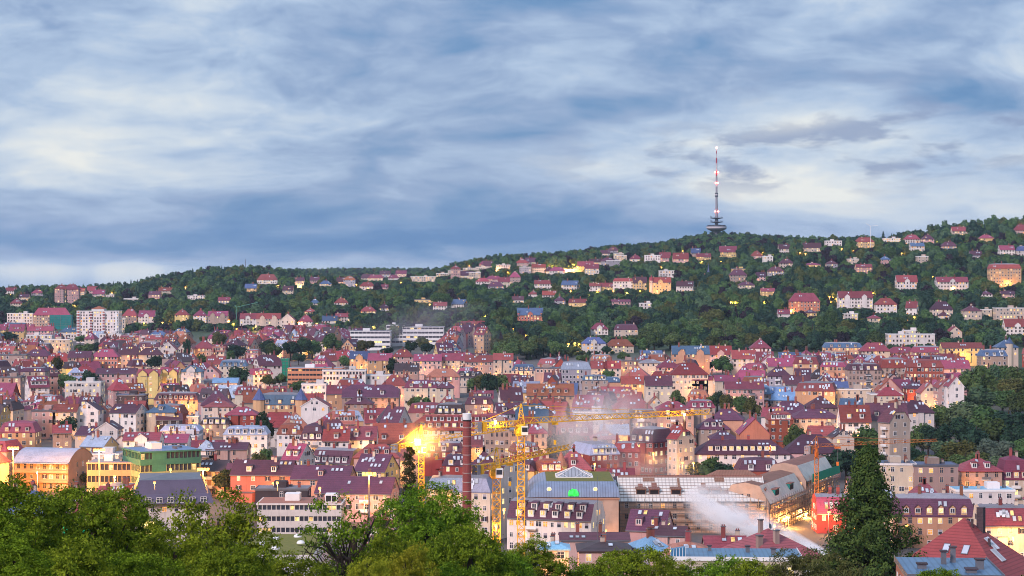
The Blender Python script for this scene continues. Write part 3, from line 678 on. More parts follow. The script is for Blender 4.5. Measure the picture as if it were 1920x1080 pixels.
# ------------------------------------------------------------------ houses read off the town, one line each
# left right ridge-row eave-row storeys roof wall roofcolour [options]
TOWN = '''
123 190 716 717 4 f w G wgap=1.9 lit=.5
285 402 712 713 3 f g S
400 446 708 718 3 b g L
290 372 734 749 3 m o P dorms=7 chim=3
220 272 741 742 3 f k B
100 145 757 771 4 g c R skl=1
143 186 752 769 4 G w P
205 270 757 774 4 g w P skl=4 chim=3 dp=13 r=-14
276 328 757 772 4 h c B dorms=1 lit=.8
285 342 775 787 3 g k P r=12
352 372 781 782 3 f w G
382 438 751 762 4 h c K wgap=2
423 482 762 777 4 h r M skl=6
376 430 782 794 3 m b D dorms=4 lit=.6
302 375 795 807 3 m g S skl=9 dorms=2
420 502 797 814 4 m w S dorms=5 skl=2
62 106 769 771 4 f p G
0 68 788 810 3 m o M dorms=3 lit=.6
92 134 796 811 4 g b M r=14
140 204 799 816 3 g c P skl=4 r=-16
180 222 789 805 4 G w P
232 300 810 825 4 g w M skl=6 cross=1
150 214 817 837 3 g y S skl=3 r=-18 dp=12
212 246 814 830 3 G c K
290 352 813 829 3 g w M skl=3
320 372 818 819 3 f w G
370 402 824 842 4 h w S skl=2
388 464 829 842 4 g b P chim=4 lit=.4
122 160 850 865 2 g y R
157 224 852 853 3 f w G
300 352 872 882 2 g o R lit=.6
348 432 862 882 3 g o D skl=2 lit=.5 r=-6
425 482 868 884 3 g o P skl=4 lit=.4
432 555 862 890 3 g s P skl=4 dorms=2 lit=.45 r=-7 wgap=4.2 dp=13
545 664 872 898 3 g o P skl=4 dorms=1 lit=.4 r=-7 wgap=4.2 dp=13
590 745 893 925 3 g p P skl=2 lit=.3 r=-8 dp=14
664 746 851 883 3 g y P skl=9 r=-20 dp=13
583 682 839 869 3 e y P dorms=5 r=-20 dp=13 lit=.15 chim=2
528 586 831 861 4 g w M dorms=2 r=-22 dp=12 wgap=2.2
664 748 832 856 4 h p M dorms=3 skl=2
612 690 818 836 3 h w M skl=8 dorms=2
563 612 792 824 4 m w P dorms=3 wgap=2 r=-4
520 566 792 813 3 m w R dorms=2 skl=3 wgap=2
606 655 804 826 4 g w R dorms=1
652 706 799 823 4 g w K dorms=2
697 776 793 831 3 g w R dorms=2 skl=2 dp=16
762 942 777 805 3 h w R dorms=9 drows=2 dp=18 wgap=2.2
712 770 762 796 4 g w P skl=8 r=-24 dp=13
765 836 754 773 3 m b M skl=9 dorms=1
815 872 754 774 3 m b D dorms=4 lit=1
872 925 742 757 3 m b P dorms=2
483 568 735 758 4 m o B dorms=3 wgap=1.9 lit=.3
565 616 744 761 4 G w M
566 612 720 721 4 f w G wgap=2
613 650 722 738 4 g o M skl=2 lit=.5
642 748 721 744 4 x b P dorms=2 skl=5 dp=16
648 698 739 756 4 p b P dorms=1
716 763 702 721 4 h p M
758 820 712 726 4 m c M skl=10 dorms=3
820 850 715 726 4 h c P skl=4
800 862 691 705 4 h p K skl=2
605 686 694 695 4 f w G wgap=1.8 lit=.4
686 742 703 704 3 f w S lit=.5
740 785 681 695 3 g b D
656 692 658 672 4 g o B cross=1 lit=.6
690 735 662 675 4 g o M lit=.7
735 775 655 668 4 h p M
776 828 664 676 4 g p M chim=3
828 872 662 675 4 g c M lit=.5
872 925 666 678 4 g b M chim=3
925 962 662 674 5 g c M lit=.4
988 1076 719 741 3 g o R skl=9 dorms=5 dp=15
1004 1055 672 691 5 f b B lit=.35 wgap=2
1052 1108 676 692 5 m g S skl=4 lit=.4 wgap=2
960 1004 682 694 3 m c B dorms=4
1108 1138 676 690 3 g c M
1132 1164 676 690 3 g c R dorms=1
1160 1204 672 677 4 f b G lit=.5
1200 1240 673 680 4 h c G
1232 1276 672 688 4 p p M
1260 1330 648 663 5 g o B skl=5 dorms=2 cross=2 lit=.5
1330 1372 648 664 4 g p R cross=1
1372 1418 656 672 4 g w M skl=5 lit=.5
1408 1445 636 652 5 h w M dp=14
1092 1140 702 712 4 m b B dorms=5
1110 1165 706 716 3 m o B
1165 1215 705 719 3 g y R skl=2 lit=.4
1210 1260 704 722 4 g c P skl=3 chim=2
1257 1327 680 701 5 h c R dp=16 lit=.4 wgap=2.2
1297 1340 702 712 4 m c M skl=1
1340 1384 703 714 4 g c M
1360 1432 715 729 4 g p M lit=.4 skl=3
1420 1445 720 738 3 m b L
1150 1222 740 764 4 h r R dp=15
1215 1245 742 760 3 G c R
1232 1292 752 766 4 h b M skl=3 lit=.3
1290 1340 748 763 4 m b M dorms=3 chim=4 lit=.4
1075 1132 772 774 5 f w G wgap=1.7 lit=.2
1132 1180 776 777 5 f b G wgap=1.8 lit=.5
1180 1232 766 776 5 m b P wgap=1.8 lit=.4
1232 1300 765 777 5 m b M dorms=2 lit=.35
1108 1160 806 822 3 h p K skl=3 lit=.4
988 1025 795 810 5 h b M wgap=1.9
908 956 792 794 5 f b G wgap=1.8 lit=.4
956 1000 800 808 5 f b G wgap=1.8 lit=.3
1180 1268 798 829 4 m r P dorms=3 r=-44 dp=13 wgap=1.8 lit=.3
1252 1304 799 822 5 x c R r=-50 dp=9 wgap=2 lit=.35
1308 1368 784 803 3 h b P dorms=3
1330 1400 766 786 4 h o P lit=.5 skl=2 r=-10
1332 1382 806 822 3 h y P lit=.5
1386 1442 782 812 5 G s M wins=0
1302 1480 824 850 3 h w P dorms=10 dp=15 lit=.75 wgap=3
1070 1162 826 852 4 m r S dorms=4 skl=4 r=22 dp=18 wgap=1.9 lit=.4
1150 1200 826 846 4 m r R skl=4 lit=.3 wgap=1.9
955 1010 862 882 4 m y P dorms=2 lit=.3 r=-8 wgap=2
1000 1056 858 882 4 m y R dorms=3 skl=4 lit=.7 r=10 wgap=1.8
1042 1108 846 878 3 h y K dorms=1 lit=.6
1440 1492 671 686 4 g c M wgap=2.4
1487 1541 666 682 5 m o R skl=4 dorms=2 lit=.5 r=-12
1538 1592 677 687 6 m o M skl=5 lit=.4 r=-10 wgap=2
1589 1652 680 693 6 m b P dorms=4 wgap=1.9 lit=.3
1650 1705 670 689 6 m b R skl=7 wgap=1.9
1703 1768 673 688 6 m r M wgap=1.9 dorms=2
1545 1616 641 651 4 m o B dorms=4 lit=.5
1614 1668 642 657 4 h c M lit=.4
1664 1720 650 661 3 h p M lit=.5
1712 1768 648 660 3 m p M skl=3 lit=.6
1766 1842 642 652 4 g y M lit=.2
1838 1888 654 667 4 m b B dorms=3
1868 1908 636 650 5 p c B
1765 1818 675 690 4 g p M skl=3
1770 1820 698 712 3 m p M lit=.4
1440 1482 688 704 3 h g P
1468 1520 703 720 3 g g P skl=2
1492 1576 714 733 4 m o M skl=9 lit=.5 r=-14 dp=14
1440 1512 734 749 2 h b L skl=2
1442 1485 722 736 3 m w L skl=4
1510 1570 741 763 2 p b P skl=5
1560 1632 729 731 4 f c G wgap=3
1590 1640 728 737 2 m c D dorms=5
1632 1692 738 740 4 f c G lit=.4 wgap=2.4
1645 1690 725 740 4 h c R
1700 1740 715 728 4 h r P lit=.6
1725 1760 716 736 4 G c K lit=.4
1742 1776 712 731 4 G c M skl=1
1758 1792 708 726 5 G p M
1778 1806 704 724 6 G w M lit=.4
1485 1573 766 783 4 h c P skl=3 dp=14 wgap=2.6
1440 1486 770 786 4 m r M dorms=4 lit=.4
1575 1632 759 790 4 g w R dorms=2 lit=.4 wgap=2.2
1626 1702 755 786 4 g c P dorms=3 chim=3 dp=14
1650 1710 758 790 7 x c P r=-60 dp=10 wgap=3.4 lit=.2
1690 1750 750 772 4 h w P lit=.3
1470 1582 814 848 3 h p P lit=.3 dp=16 r=-6
1560 1600 803 820 4 G c D
1645 1720 866 872 5 f c B r=-4 chim=3 lit=.25 dp=12
1712 1794 869 874 5 f b B chim=3 lit=.2 dp=12
1800 1876 859 882 4 h b M dorms=2 lit=.1 wgap=2.6 dp=13
1876 1930 853 898 3 m c M dorms=3 lit=.3
1674 1832 924 967 3 m o P dorms=6 dkind=1 chim=6 lit=.55 dp=14 r=-3
1530 1600 925 962 2 e r M skl=3 lit=.4
1838 1925 945 985 3 e c M skl=7 lit=.3 dp=12
1790 1900 910 921 3 f w L
1175 1268 955 994 3 g p P dorms=2 r=-16 dp=12 chim=0 skl=3
950 1138 935 976 3 e w P dorms=6 drows=2 chim=0 dp=13 lit=.45 wgap=2.0 r=-20
1215 1300 985 1004 3 g p P skl=2 r=-12
1050 1180 1004 1012 3 g p P skl=2 chim=2
850 938 888 922 5 m c S skl=4 lit=.5 wgap=2.4 r=-12 dp=14
905 990 868 893 6 e w P lit=.75 wgap=1.9 r=-38 dp=14 skl=3
800 880 890 914 5 m y S lit=.7 skl=2 wgap=2.6
870 905 812 838 3 e b P
880 935 845 878 3 h p P skl=3
795 870 826 846 3 m r P dorms=3 lit=.4
830 884 850 872 3 m r P dorms=2
1012 1066 1016 1028 4 h c L dm=330
1085 1182 1018 1032 4 h p D chim=3 dm=330
1182 1262 1004 1032 4 p g L skl=9 dm=330 r=20
1250 1335 1014 1036 4 h c K dm=330
1322 1400 1004 1030 4 g c M dm=330 chim=2
480 578 918 919 3 f k G wgap=5 lit=.1
0 50 662 666 6 f b G lit=.4
50 98 628 629 5 f w G lit=.45
83 132 636 637 4 f c G lit=.5
187 228 626 627 4 f w G lit=.4
225 262 628 632 4 m o M lit=.6
258 300 640 650 3 m w P dorms=2
46 95 655 667 4 h b P lit=.3
40 86 688 696 5 m b P lit=.4
0 40 700 708 5 f b G lit=.4
128 170 658 670 4 g b P
172 222 654 668 4 h s M lit=.6 wgap=2
222 260 648 664 4 x b P
258 304 652 664 4 h c P lit=.3
302 330 640 655 5 G w M
332 362 640 654 4 G c M
362 402 636 652 4 p b M lit=.3
60 130 575 590 5 h b M r=10 lit=.3
14 62 587 588 5 f w G lit=.35
112 150 614 622 3 h w B lit=.3
50 100 612 620 3 g p M
258 300 692 704 5 g y M cross=2 lit=.7
300 334 688 702 5 g y M cross=2 lit=.7
340 378 684 696 5 h w B cross=1 lit=.4
378 412 684 700 4 G p M
412 462 673 686 4 m c B dorms=4
180 255 690 700 4 g p P lit=.4
'''
VILLA = '''
1050 1094 504 505 512 f c G lit=.9
1104 1124 505 508 516 f w G
103 126 534 541 550 h p M
120 148 533 542 552 h p M
104 140 551 560 570 h y M lit=.9
163 182 537 545 553 g p M
232 261 559 560 567 f w G lit=.6
352 386 553 555 563 f w S
192 218 553 554 558 f w G
230 257 579 591 612 h b M
260 290 582 593 610 g w M cross=1
328 354 581 590 612 h y M lit=.5
363 387 582 591 612 h w M lit=.5
390 427 583 592 612 g b M cross=2
450 481 587 597 613 g w M cross=1
481 526 587 597 615 g c M cross=2 lit=.3
526 553 588 600 615 G w M
560 586 591 602 613 h w M
571 592 579 585 590 h y M lit=.5
604 632 592 601 607 g w B
629 657 587 594 604 g w M
482 520 514 524 536 h w K n3
674 703 529 536 544 h w M
715 728 534 539 543 g p M
770 818 518 519 532 f c G lit=.7
818 842 512 513 524 f c G lit=.6
840 868 507 508 520 f c G lit=.7
868 893 502 503 514 f c G lit=.6
892 914 500 501 512 f c G lit=.5
845 863 498 503 509 h p M
898 922 489 495 503 h p M
930 957 496 497 510 f w G lit=.5
775 813 561 562 569 f y G lit=.8
812 838 566 573 584 g w M
846 878 561 570 579 g w B r=-25
910 942 517 523 531 h p M
931 960 525 527 533 f w G
955 976 510 519 534 h b M
966 992 484 492 502 p p M
1002 1036 525 532 544 g w M
1052 1088 526 534 546 g w B r=-20
1105 1126 530 536 550 g w M
1122 1150 530 537 546 g y M
1150 1188 521 527 546 m w M
1187 1213 519 530 546 g y P cross=1
1218 1258 520 529 553 g y R cross=1 lit=.5
1236 1264 506 508 524 f w S
1268 1303 527 536 550 g w P r=-12
1181 1203 478 485 492 h w M
1209 1238 477 479 503 f w G lit=.4
1237 1258 473 483 494 g p M
1262 1291 472 485 502 g p M lit=.6
1296 1314 465 474 484 g b B
1306 1333 475 481 494 g y M lit=.9
1348 1384 460 472 487 g y M r=-14
1408 1430 471 479 486 h p M
1368 1400 505 515 532 h b P
1418 1436 510 518 528 g p P
1066 1102 560 567 576 g y M lit=.8 r=-10
1146 1182 564 568 572 g p M
960 982 555 562 570 g w P
970 1018 577 590 606 g s B cross=1 lit=.5
1108 1140 605 616 634 h w M cross=1
1152 1196 607 618 634 m c P
1091 1136 632 643 664 h w B cross=1 lit=.3
1136 1188 636 648 662 h c R lit=.5
1460 1482 458 466 477 g w P
1506 1540 455 464 476 g c P lit=.7
1548 1578 450 452 472 f w G lit=.5
1604 1639 445 453 470 h y M lit=.6
1657 1688 441 447 463 f w B lit=.9
1696 1725 440 448 460 h w M
1902 1930 421 431 440 h p M
1874 1902 460 468 480 g w M
1908 1930 461 470 482 m w B
1855 1914 494 503 538 m o M dorms
1681 1720 516 528 547 g w M cross=1
1756 1815 519 528 548 g w M cross=1
1572 1636 546 558 584 g w M cross=2
1481 1537 549 564 590 h s M
1642 1681 559 570 592 h w M
1698 1726 565 577 594 g w M r=-20
1747 1786 565 579 594 h c P
1806 1840 572 582 606 p c P
1509 1538 493 496 503 h y M lit=.6
1866 1930 576 578 606 f c G lit=.7
1884 1930 598 612 632 g w M cross=1
1778 1803 611 622 636 G c M
1664 1752 626 627 652 f w G lit=.4
1690 1722 619 620 634 f w G
10 30 539 545 559 g w R lit=.2
36 54 551 557 569 g c P lit=.7
59 81 543 549 563 h g M lit=.2
174 196 543 551 563 g w M lit=.7
141 159 540 546 563 g c R lit=.4
20 40 560 568 583 h c M lit=.2
279 301 546 552 569 g p P lit=.9
297 323 539 545 559 g c R lit=.4
409 431 557 563 575 g g M lit=.9
459 481 532 540 555 g y B lit=.4
530 550 536 544 559 g c P lit=.7
550 570 520 526 543 g c P lit=.7
581 599 519 525 539 g p P lit=.2
599 621 526 532 544 h c B lit=.7
631 649 520 528 538 g p P lit=.7
644 666 518 524 541 h g R lit=.7
675 705 513 521 531 h c P lit=.9
690 720 515 521 535 h c M lit=.9
712 732 508 514 528 g g P lit=.9
728 748 515 521 533 h w M lit=.2
742 762 507 513 530 g p M lit=.9
675 705 575 583 593 h c M lit=.9
710 730 569 577 589 h w P lit=.9
581 599 560 568 578 h c B lit=.4
627 653 559 567 579 h w M lit=.4
915 945 528 536 548 h g P lit=.4
934 956 520 528 543 g c M lit=.2
892 918 521 527 539 h w R lit=.7
879 901 510 511 533 f c G lit=.7
862 888 508 516 528 g w P lit=.9
906 924 490 498 508 g p P lit=.4
974 996 500 501 518 f g G lit=.4
997 1023 495 501 515 g c R lit=.2
1020 1040 500 508 518 h w P lit=.9
985 1005 483 491 501 g w P lit=.9
1030 1060 501 507 519 h w M lit=.9
1083 1113 490 498 508 g y M lit=.2
1105 1135 485 491 503 g c P lit=.9
1127 1153 483 489 503 h g P lit=.9
1097 1123 495 503 518 g w M lit=.9
1137 1163 488 489 508 f g G lit=.2
1155 1175 478 479 498 f c G lit=.9
1126 1144 469 475 487 g w P lit=.4
1139 1161 463 469 483 h g P lit=.4
1151 1169 475 476 493 f c G lit=.2
1372 1398 503 504 523 f y G lit=.2
1385 1415 528 534 548 h c P lit=.4
1431 1449 480 481 503 f w G lit=.7
1440 1470 500 508 523 h g P lit=.9
1462 1488 485 493 508 h c P lit=.4
1427 1453 540 546 563 g y M lit=.7
1509 1531 580 586 603 h y P lit=.2
1582 1608 588 589 608 f w G lit=.7
1629 1651 590 596 613 h c M lit=.2
1459 1481 580 588 603 g w M lit=.2
1651 1669 480 486 503 h p B lit=.7
1707 1733 455 461 478 g w B lit=.7
1729 1751 440 448 463 h p P lit=.9
1765 1795 453 461 473 h g P lit=.9
1785 1815 425 433 448 g c M lit=.7
1837 1863 440 446 458 h y M lit=.9
1819 1841 470 478 488 g g P lit=.9
1720 1740 480 481 503 f c G lit=.2
1840 1860 545 551 563 h w P lit=.4
1877 1903 545 551 563 g p P lit=.4
1761 1779 585 591 603 h w P lit=.7
1841 1859 580 581 603 f c G lit=.4
1590 1610 485 486 503 f c G lit=.2
1605 1635 495 501 518 g p M lit=.9
1550 1570 488 494 508 h g P lit=.9
1040 1060 555 563 578 h g P lit=.7
1017 1043 545 553 563 g w R lit=.2
1199 1221 568 569 588 f w G lit=.4
991 1009 545 551 563 h w M lit=.2
'''
SPEC = []      # dicts with world geometry
def parse(line):
    t = line.split(); k = {}
    for o in [q for q in t if '=' in q]:
        a, b = o.split('='); k[a] = float(b) if '.' in b else int(b)
    return [q for q in t if '=' not in q], k
def frame(s):
    """bounding box on the ground"""
    c, n = abs(math.cos(s['rot'])), abs(math.sin(s['rot']))
    hx, hy = (s['w'] * c + s['dp'] * n) / 2, (s['w'] * n + s['dp'] * c) / 2
    s['bb'] = (s['x'] - hx, s['x'] + hx, s['y'] - hy, s['y'] + hy); return s
def from_px(u0, u1, vr, ve, d, roof, r=0, dp=None, gz=None, **k):
    """turn what the photo shows of a building (edges, ridge and eave rows) and its distance into metres"""
    uc = (u0 + u1) / 2; Wm = (u1 - u0) * d / F; rot = R(r); c, s = math.cos(rot), abs(math.sin(rot))
    if dp is None: dp = 11.5 if Wm > 9 else max(7, Wm * .9)
    if roof == 'G':
        w, dpp = max(12, Wm * 1.1), Wm; rot += R(90) if uc < U0 else R(-90); hy = w / 2; roof = 'g'
    else:
        w = max(5.0, (Wm - dp * s) / c); dpp = dp; hy = (dp * c + w * s) / 2
    y = d + hy; x = (uc - U0) / F * (d + hy * .35)
    z0 = ground(x, y)
    he = HC - (ve - V0) * d / F - z0; hr = HC - (vr - V0) * (y if roof not in 'f' else d) / F - z0 - he
    he = max(3.0, he); hr = min(max(1.2, hr), dpp * .62 if roof not in 'me' else 9)
    return frame(dict(x=x, y=y, z0=z0, rot=rot, w=w, dp=dpp, he=he, hr=hr, roof=roof, u0=u0, u1=u1, vr=vr, ve=ve, d=d, **k))
for ln in TOWN.strip().splitlines():
    t, k = parse(ln); u0, u1, vr, ve, n = (int(q) for q in t[:5]); roof, wk, rk = t[5:8]
    r = k.pop('r', 0); dp = k.pop('dp', None)
    d = cast((u0 + u1) / 2, ve, 3.15 * n, k.pop('dm', 440))
    s = from_px(u0, u1, vr, ve, d, roof, r, dp, wk=wk, rk=rk, n=n, opt=k, kind='town')
    s['n'] = max(1, min(9, round(s['he'] / 3.1))) if n > 1 else 1
    SPEC.append(s)
for ln in VILLA.strip().splitlines():
    t, k = parse(ln); u0, u1, vr, ve, vb = (int(q) for q in t[:5]); roof, wk, rk = t[5:8]
    r = k.pop('r', 0); d = cast((u0 + u1) / 2, vb)
    s = from_px(u0, u1, vr, ve, d, roof, r, None, wk=wk, rk=rk, n=2, opt=k, kind='villa', vb=vb)
    s['n'] = max(1, round(s['he'] / 3.0)); SPEC.append(s)
TT = '''
125 777 34 12 round dark
160 780 26 8 round olive
236 786 30 8 round green
497 766 34 18 round dark
20 620 40 12 round dark
70 614 40 11 round dark
115 636 30 12 round dark
150 626 22 10 round green
160 640 40 14 round green
180 640 20 12 round dark
105 660 24 18 round olive
165 690 38 16 round dark
220 664 34 12 round dark
128 698 38 14 round green
290 662 36 14 round dark
268 642 20 8 round green
350 632 18 22 column dark
410 618 30 20 round olive
445 644 36 14 round dark
430 655 22 12 round green
382 628 22 8 round green
448 684 42 16 round dark
380 662 22 12 round green
500 634 30 16 round dark
515 640 30 16 round green
545 634 34 18 round dark
565 628 40 20 round dark
585 636 36 16 round green
622 622 40 20 round green
684 632 36 16 round olive
648 664 30 12 round green
560 660 26 10 round dark
735 668 26 16 round dark
668 688 18 8 round dark
690 680 14 8 round green
810 676 18 12 round green
838 672 20 10 round olive
790 674 16 8 round green
770 634 28 14 round dark
800 640 30 12 round dark
725 650 26 8 round dark
920 690 34 20 round dark
940 694 36 18 round green
900 700 34 12 round olive
885 706 24 10 round green
505 700 26 10 round olive
525 696 26 10 round green
560 712 34 9 round green
590 714 30 9 round olive
625 706 22 8 round green
790 736 34 13 round green
775 742 22 9 round olive
428 676 20 12 round dark
1048 800 50 15 round dark
1078 812 36 10 round olive
1270 728 30 12 round green
1345 726 28 13 round dark
1362 736 28 12 round olive
1390 732 34 15 round green
1410 740 34 14 round olive
1330 740 24 10 round green
1355 664 42 16 round green
1325 672 28 12 round dark
1140 690 28 10 round green
1100 688 24 10 round green
1092 660 26 10 round green
1170 658 26 10 round green
1135 648 22 8 round dark
1415 790 34 16 cone dark
1440 806 24 9 cone dark
1490 790 44 16 round green
1330 852 44 12 round green
1355 864 42 10 round dark
1308 864 40 8 round olive
1260 860 26 7 round green
1345 850 30 9 round olive
1610 802 30 14 round green
1632 796 62 17 round green
1652 806 44 14 round green
1586 832 80 14 round dark
1618 842 50 12 round dark
1640 846 40 11 round green
1560 856 36 9 round dark
1884 676 44 18 round green
1908 684 44 18 round green
1895 700 50 18 round olive
1918 704 40 16 round dark
1850 696 40 16 round green
1830 680 50 22 round green
1855 672 40 22 round green
1815 690 30 16 round dark
1868 700 40 16 round green
1790 728 40 14 round green
1835 722 60 16 round green
1880 724 50 15 round green
1912 728 40 16 round dark
1760 756 40 12 round green
1780 762 50 14 round green
1815 748 70 18 round green
1850 756 60 17 round green
1890 760 60 17 round dark
1730 790 40 14 round dark
1755 784 50 16 round dark
1712 800 34 13 round green
1800 780 50 14 round dark
1830 790 50 15 round dark
1870 780 60 16 round dark
1905 790 50 16 round dark
1740 812 40 10 round silver
1775 816 50 12 round green
1800 822 60 13 round olive
1850 818 50 11 round silver
1880 822 44 11 round silver
1912 818 40 12 round green
1715 836 40 11 round green
1735 846 50 10 round olive
1770 836 40 10 round green
1810 842 50 11 round green
1840 846 40 9 round olive
1875 848 50 10 round green
1905 852 30 10 round dark
1700 822 30 13 round dark
1852 914 34 7 round green
1725 858 34 8 round olive
422 870 52 12 round olive
452 886 34 8 round olive
484 846 30 9 round olive
500 838 28 9 round green
160 884 30 6 round olive
120 888 40 6 round green
1200 790 20 7 round green
948 812 16 7 cone dark
905 846 12 6 cone dark
'''
HL = '''304 539|348 538|20 552|60 549|122 562|300 566|210 549|481 537|522 535|562 535|655 532|668 533|727 533|752 529|786 534|814 508|880 498|931 503|952 510|960 502|985 506|990 505|1008 505|1014 503|1033 502|1042 499|1050 502|1058 497|1066 499|1074 493|1082 499|1064 505|1076 504|1370 566|1379 566|963 616|985 628|1066 644|1078 642|1086 644|1432 565|1555 556|1562 554|1568 560|1557 566|1637 549|1714 594|1748 518|1787 537|1877 533|1626 588|1483 580|1463 582|1818 506|1756 450|1809 448|1690 474|1578 466|1500 473|1510 475|1430 472|1450 474|1600 470|270 605|305 604|316 600|430 600|438 606|444 616|140 572|45 610|62 613|560 604|594 606|480 611|1232 545|1175 548|1105 552|1280 470|1316 490|1352 490|1700 600|1850 610|1873 608|1890 528|690 540|806 570|1240 500|500 640|505 655|515 662|1070 545|1120 545|1150 545|1200 545|910 590|700 612'''

# ------------------------------------------------------------------ special buildings keep their ground free (built further down)
SPECIAL = {}
def special(key, u0, u1, vr, ve, d, dp, r=0):
    s = from_px(u0, u1, vr, ve, d, 'h', r, dp, wk='c', rk='M', n=3, opt={}, kind='special'); SPECIAL[key] = s; SPEC.append(s); return s
special('tower_block', 145, 224, 588, 589, cast(185, 643), 16)
special('tower_block_wing', 205, 236, 596, 597, cast(220, 624), 14)
special('clinic_left', 657, 732, 621, 622, cast(690, 657), 20)
special('clinic_mid', 725, 758, 610, 611, cast(740, 650), 18)
special('clinic_right', 755, 832, 613, 614, cast(790, 648), 20)
special('glass_hall', 990, 1182, 899, 932, 610, 34)
special('shell_building', 1150, 1425, 893, 938, 622, 20)
special('wing_place', 1428, 1512, 888, 985, 630, 45)
special('wing_place_far', 1505, 1572, 868, 960, 668, 40)
special('annex_place', 1360, 1470, 868, 900, 660, 16)
special('lit_hall', 36, 148, 827, 858, 725, 22)
special('green_office', 222, 365, 838, 842, 690, 30)
special('orange_wing', 165, 256, 868, 870, 700, 12)
special('slate_hall', 243, 378, 888, 928, 600, 24)
special('long_office', 484, 642, 945, 947, cast(560, 1012), 16)
special('tiered_office', 540, 642, 690, 692, cast(590, 728), 16)
special('turf_roof', 500, 592, 1010, 1012, 500, 30)

# ------------------------------------------------------------------ fill the streets between them, nearest row first
MARG = 260      # the rows run on past both edges of the photo
SKY = np.full(1920 + 2 * MARG, 1080.0)
def span(u0, u1): return max(0, int(u0) + MARG), min(1920 + 2 * MARG, int(u1) + 1 + MARG)
def put_sky(u0, u1, v):
    a, b = span(u0, u1)
    if b > a: SKY[a:b] = np.minimum(SKY[a:b], v)
BAND_U = [0, 150, 235, 250, 480, 560, 690, 700, 832, 836, 905, 912, 960, 1100, 1200, 1440, 1600, 1750, 1830, 1920]
BAND_V = [606, 610, 632, 618, 616, 608, 608, 645, 645, 602, 602, 668, 672, 664, 655, 654, 657, 655, 650, 648]
def town_edge(u): return float(np.interp(u, BAND_U, BAND_V))
def in_park(u, vb): return (u > 1690 and 752 < vb < 905 and u > 1690 + (770 - vb) * .6) or (u > 1800 and 690 < vb <= 752)
def in_green(u, v):       # groves that stay free of houses
    for (a, b, c, d_) in ((550, 596, 640, 690), (606, 640, 628, 662), (666, 705, 630, 656), (740, 800, 625, 656), (862, 945, 622, 665), (905, 945, 690, 735), (1330, 1382, 668, 704), (1325, 1425, 722, 775), (1470, 1520, 785, 840), (1590, 1668, 800, 880), (1010, 1075, 795, 845)):
        if a < u < b and c < v < d_: return True
    return False
PROT = [(s['u0'] + 2, s['u1'] - 2, s['vr'], s['ve'] + ((.62 if s['kind'] != 'town' or s['d'] < 760 else .30) * (s.get('vb', s['ve'] + s['he'] * F / s['d'] * .55) - s['ve'])), s['d']) for s in SPEC]
def covers(u0, u1, vt, d, slack=0):
    """would something reaching up to row VT at distance D hide what must stay in view behind it?"""
    for (a, b, p, q, dd) in PROT:
        if dd > d + 4 and u0 < b and u1 > a and vt < q - slack and min(u1, b) - max(u0, a) > 2: return True
    return False
def clash(bb):
    for s in SPEC:
        b = s['bb']
        if bb[0] < b[1] and bb[1] > b[0] and bb[2] < b[3] and bb[3] > b[2]: return True
    return False
TOWN_TREES = []
for ln in TT.strip().splitlines():
    u, v, wpx, h, pk, lk = ln.split(); u, v, wpx, h = float(u), float(v), float(wpx), float(h); lk = 'green' if u > 1690 and lk == 'dark' and int(u) % 3 else lk; lk = 'pale' if u > 1690 and lk == 'green' and int(u) % 2 else lk; dd = cast(u, v, h, 440); hp = h * F / dd
    TOWN_TREES.append((u, v, wpx, h, pk, lk, dd)); PROT.append((u - wpx * .4, u + wpx * .4, v, v + min(hp, wpx) * .85, dd))
styles_w = 'cccwwwbbyopppgrr'; styles_r = 'MMMMMMMMPPPPPRRRKKDDBS'
heroes = sorted([s for s in SPEC if s['kind'] != 'villa'], key=lambda s: s['d']); hi_ = 0
FILL = []; d = 560.0
cells = {}
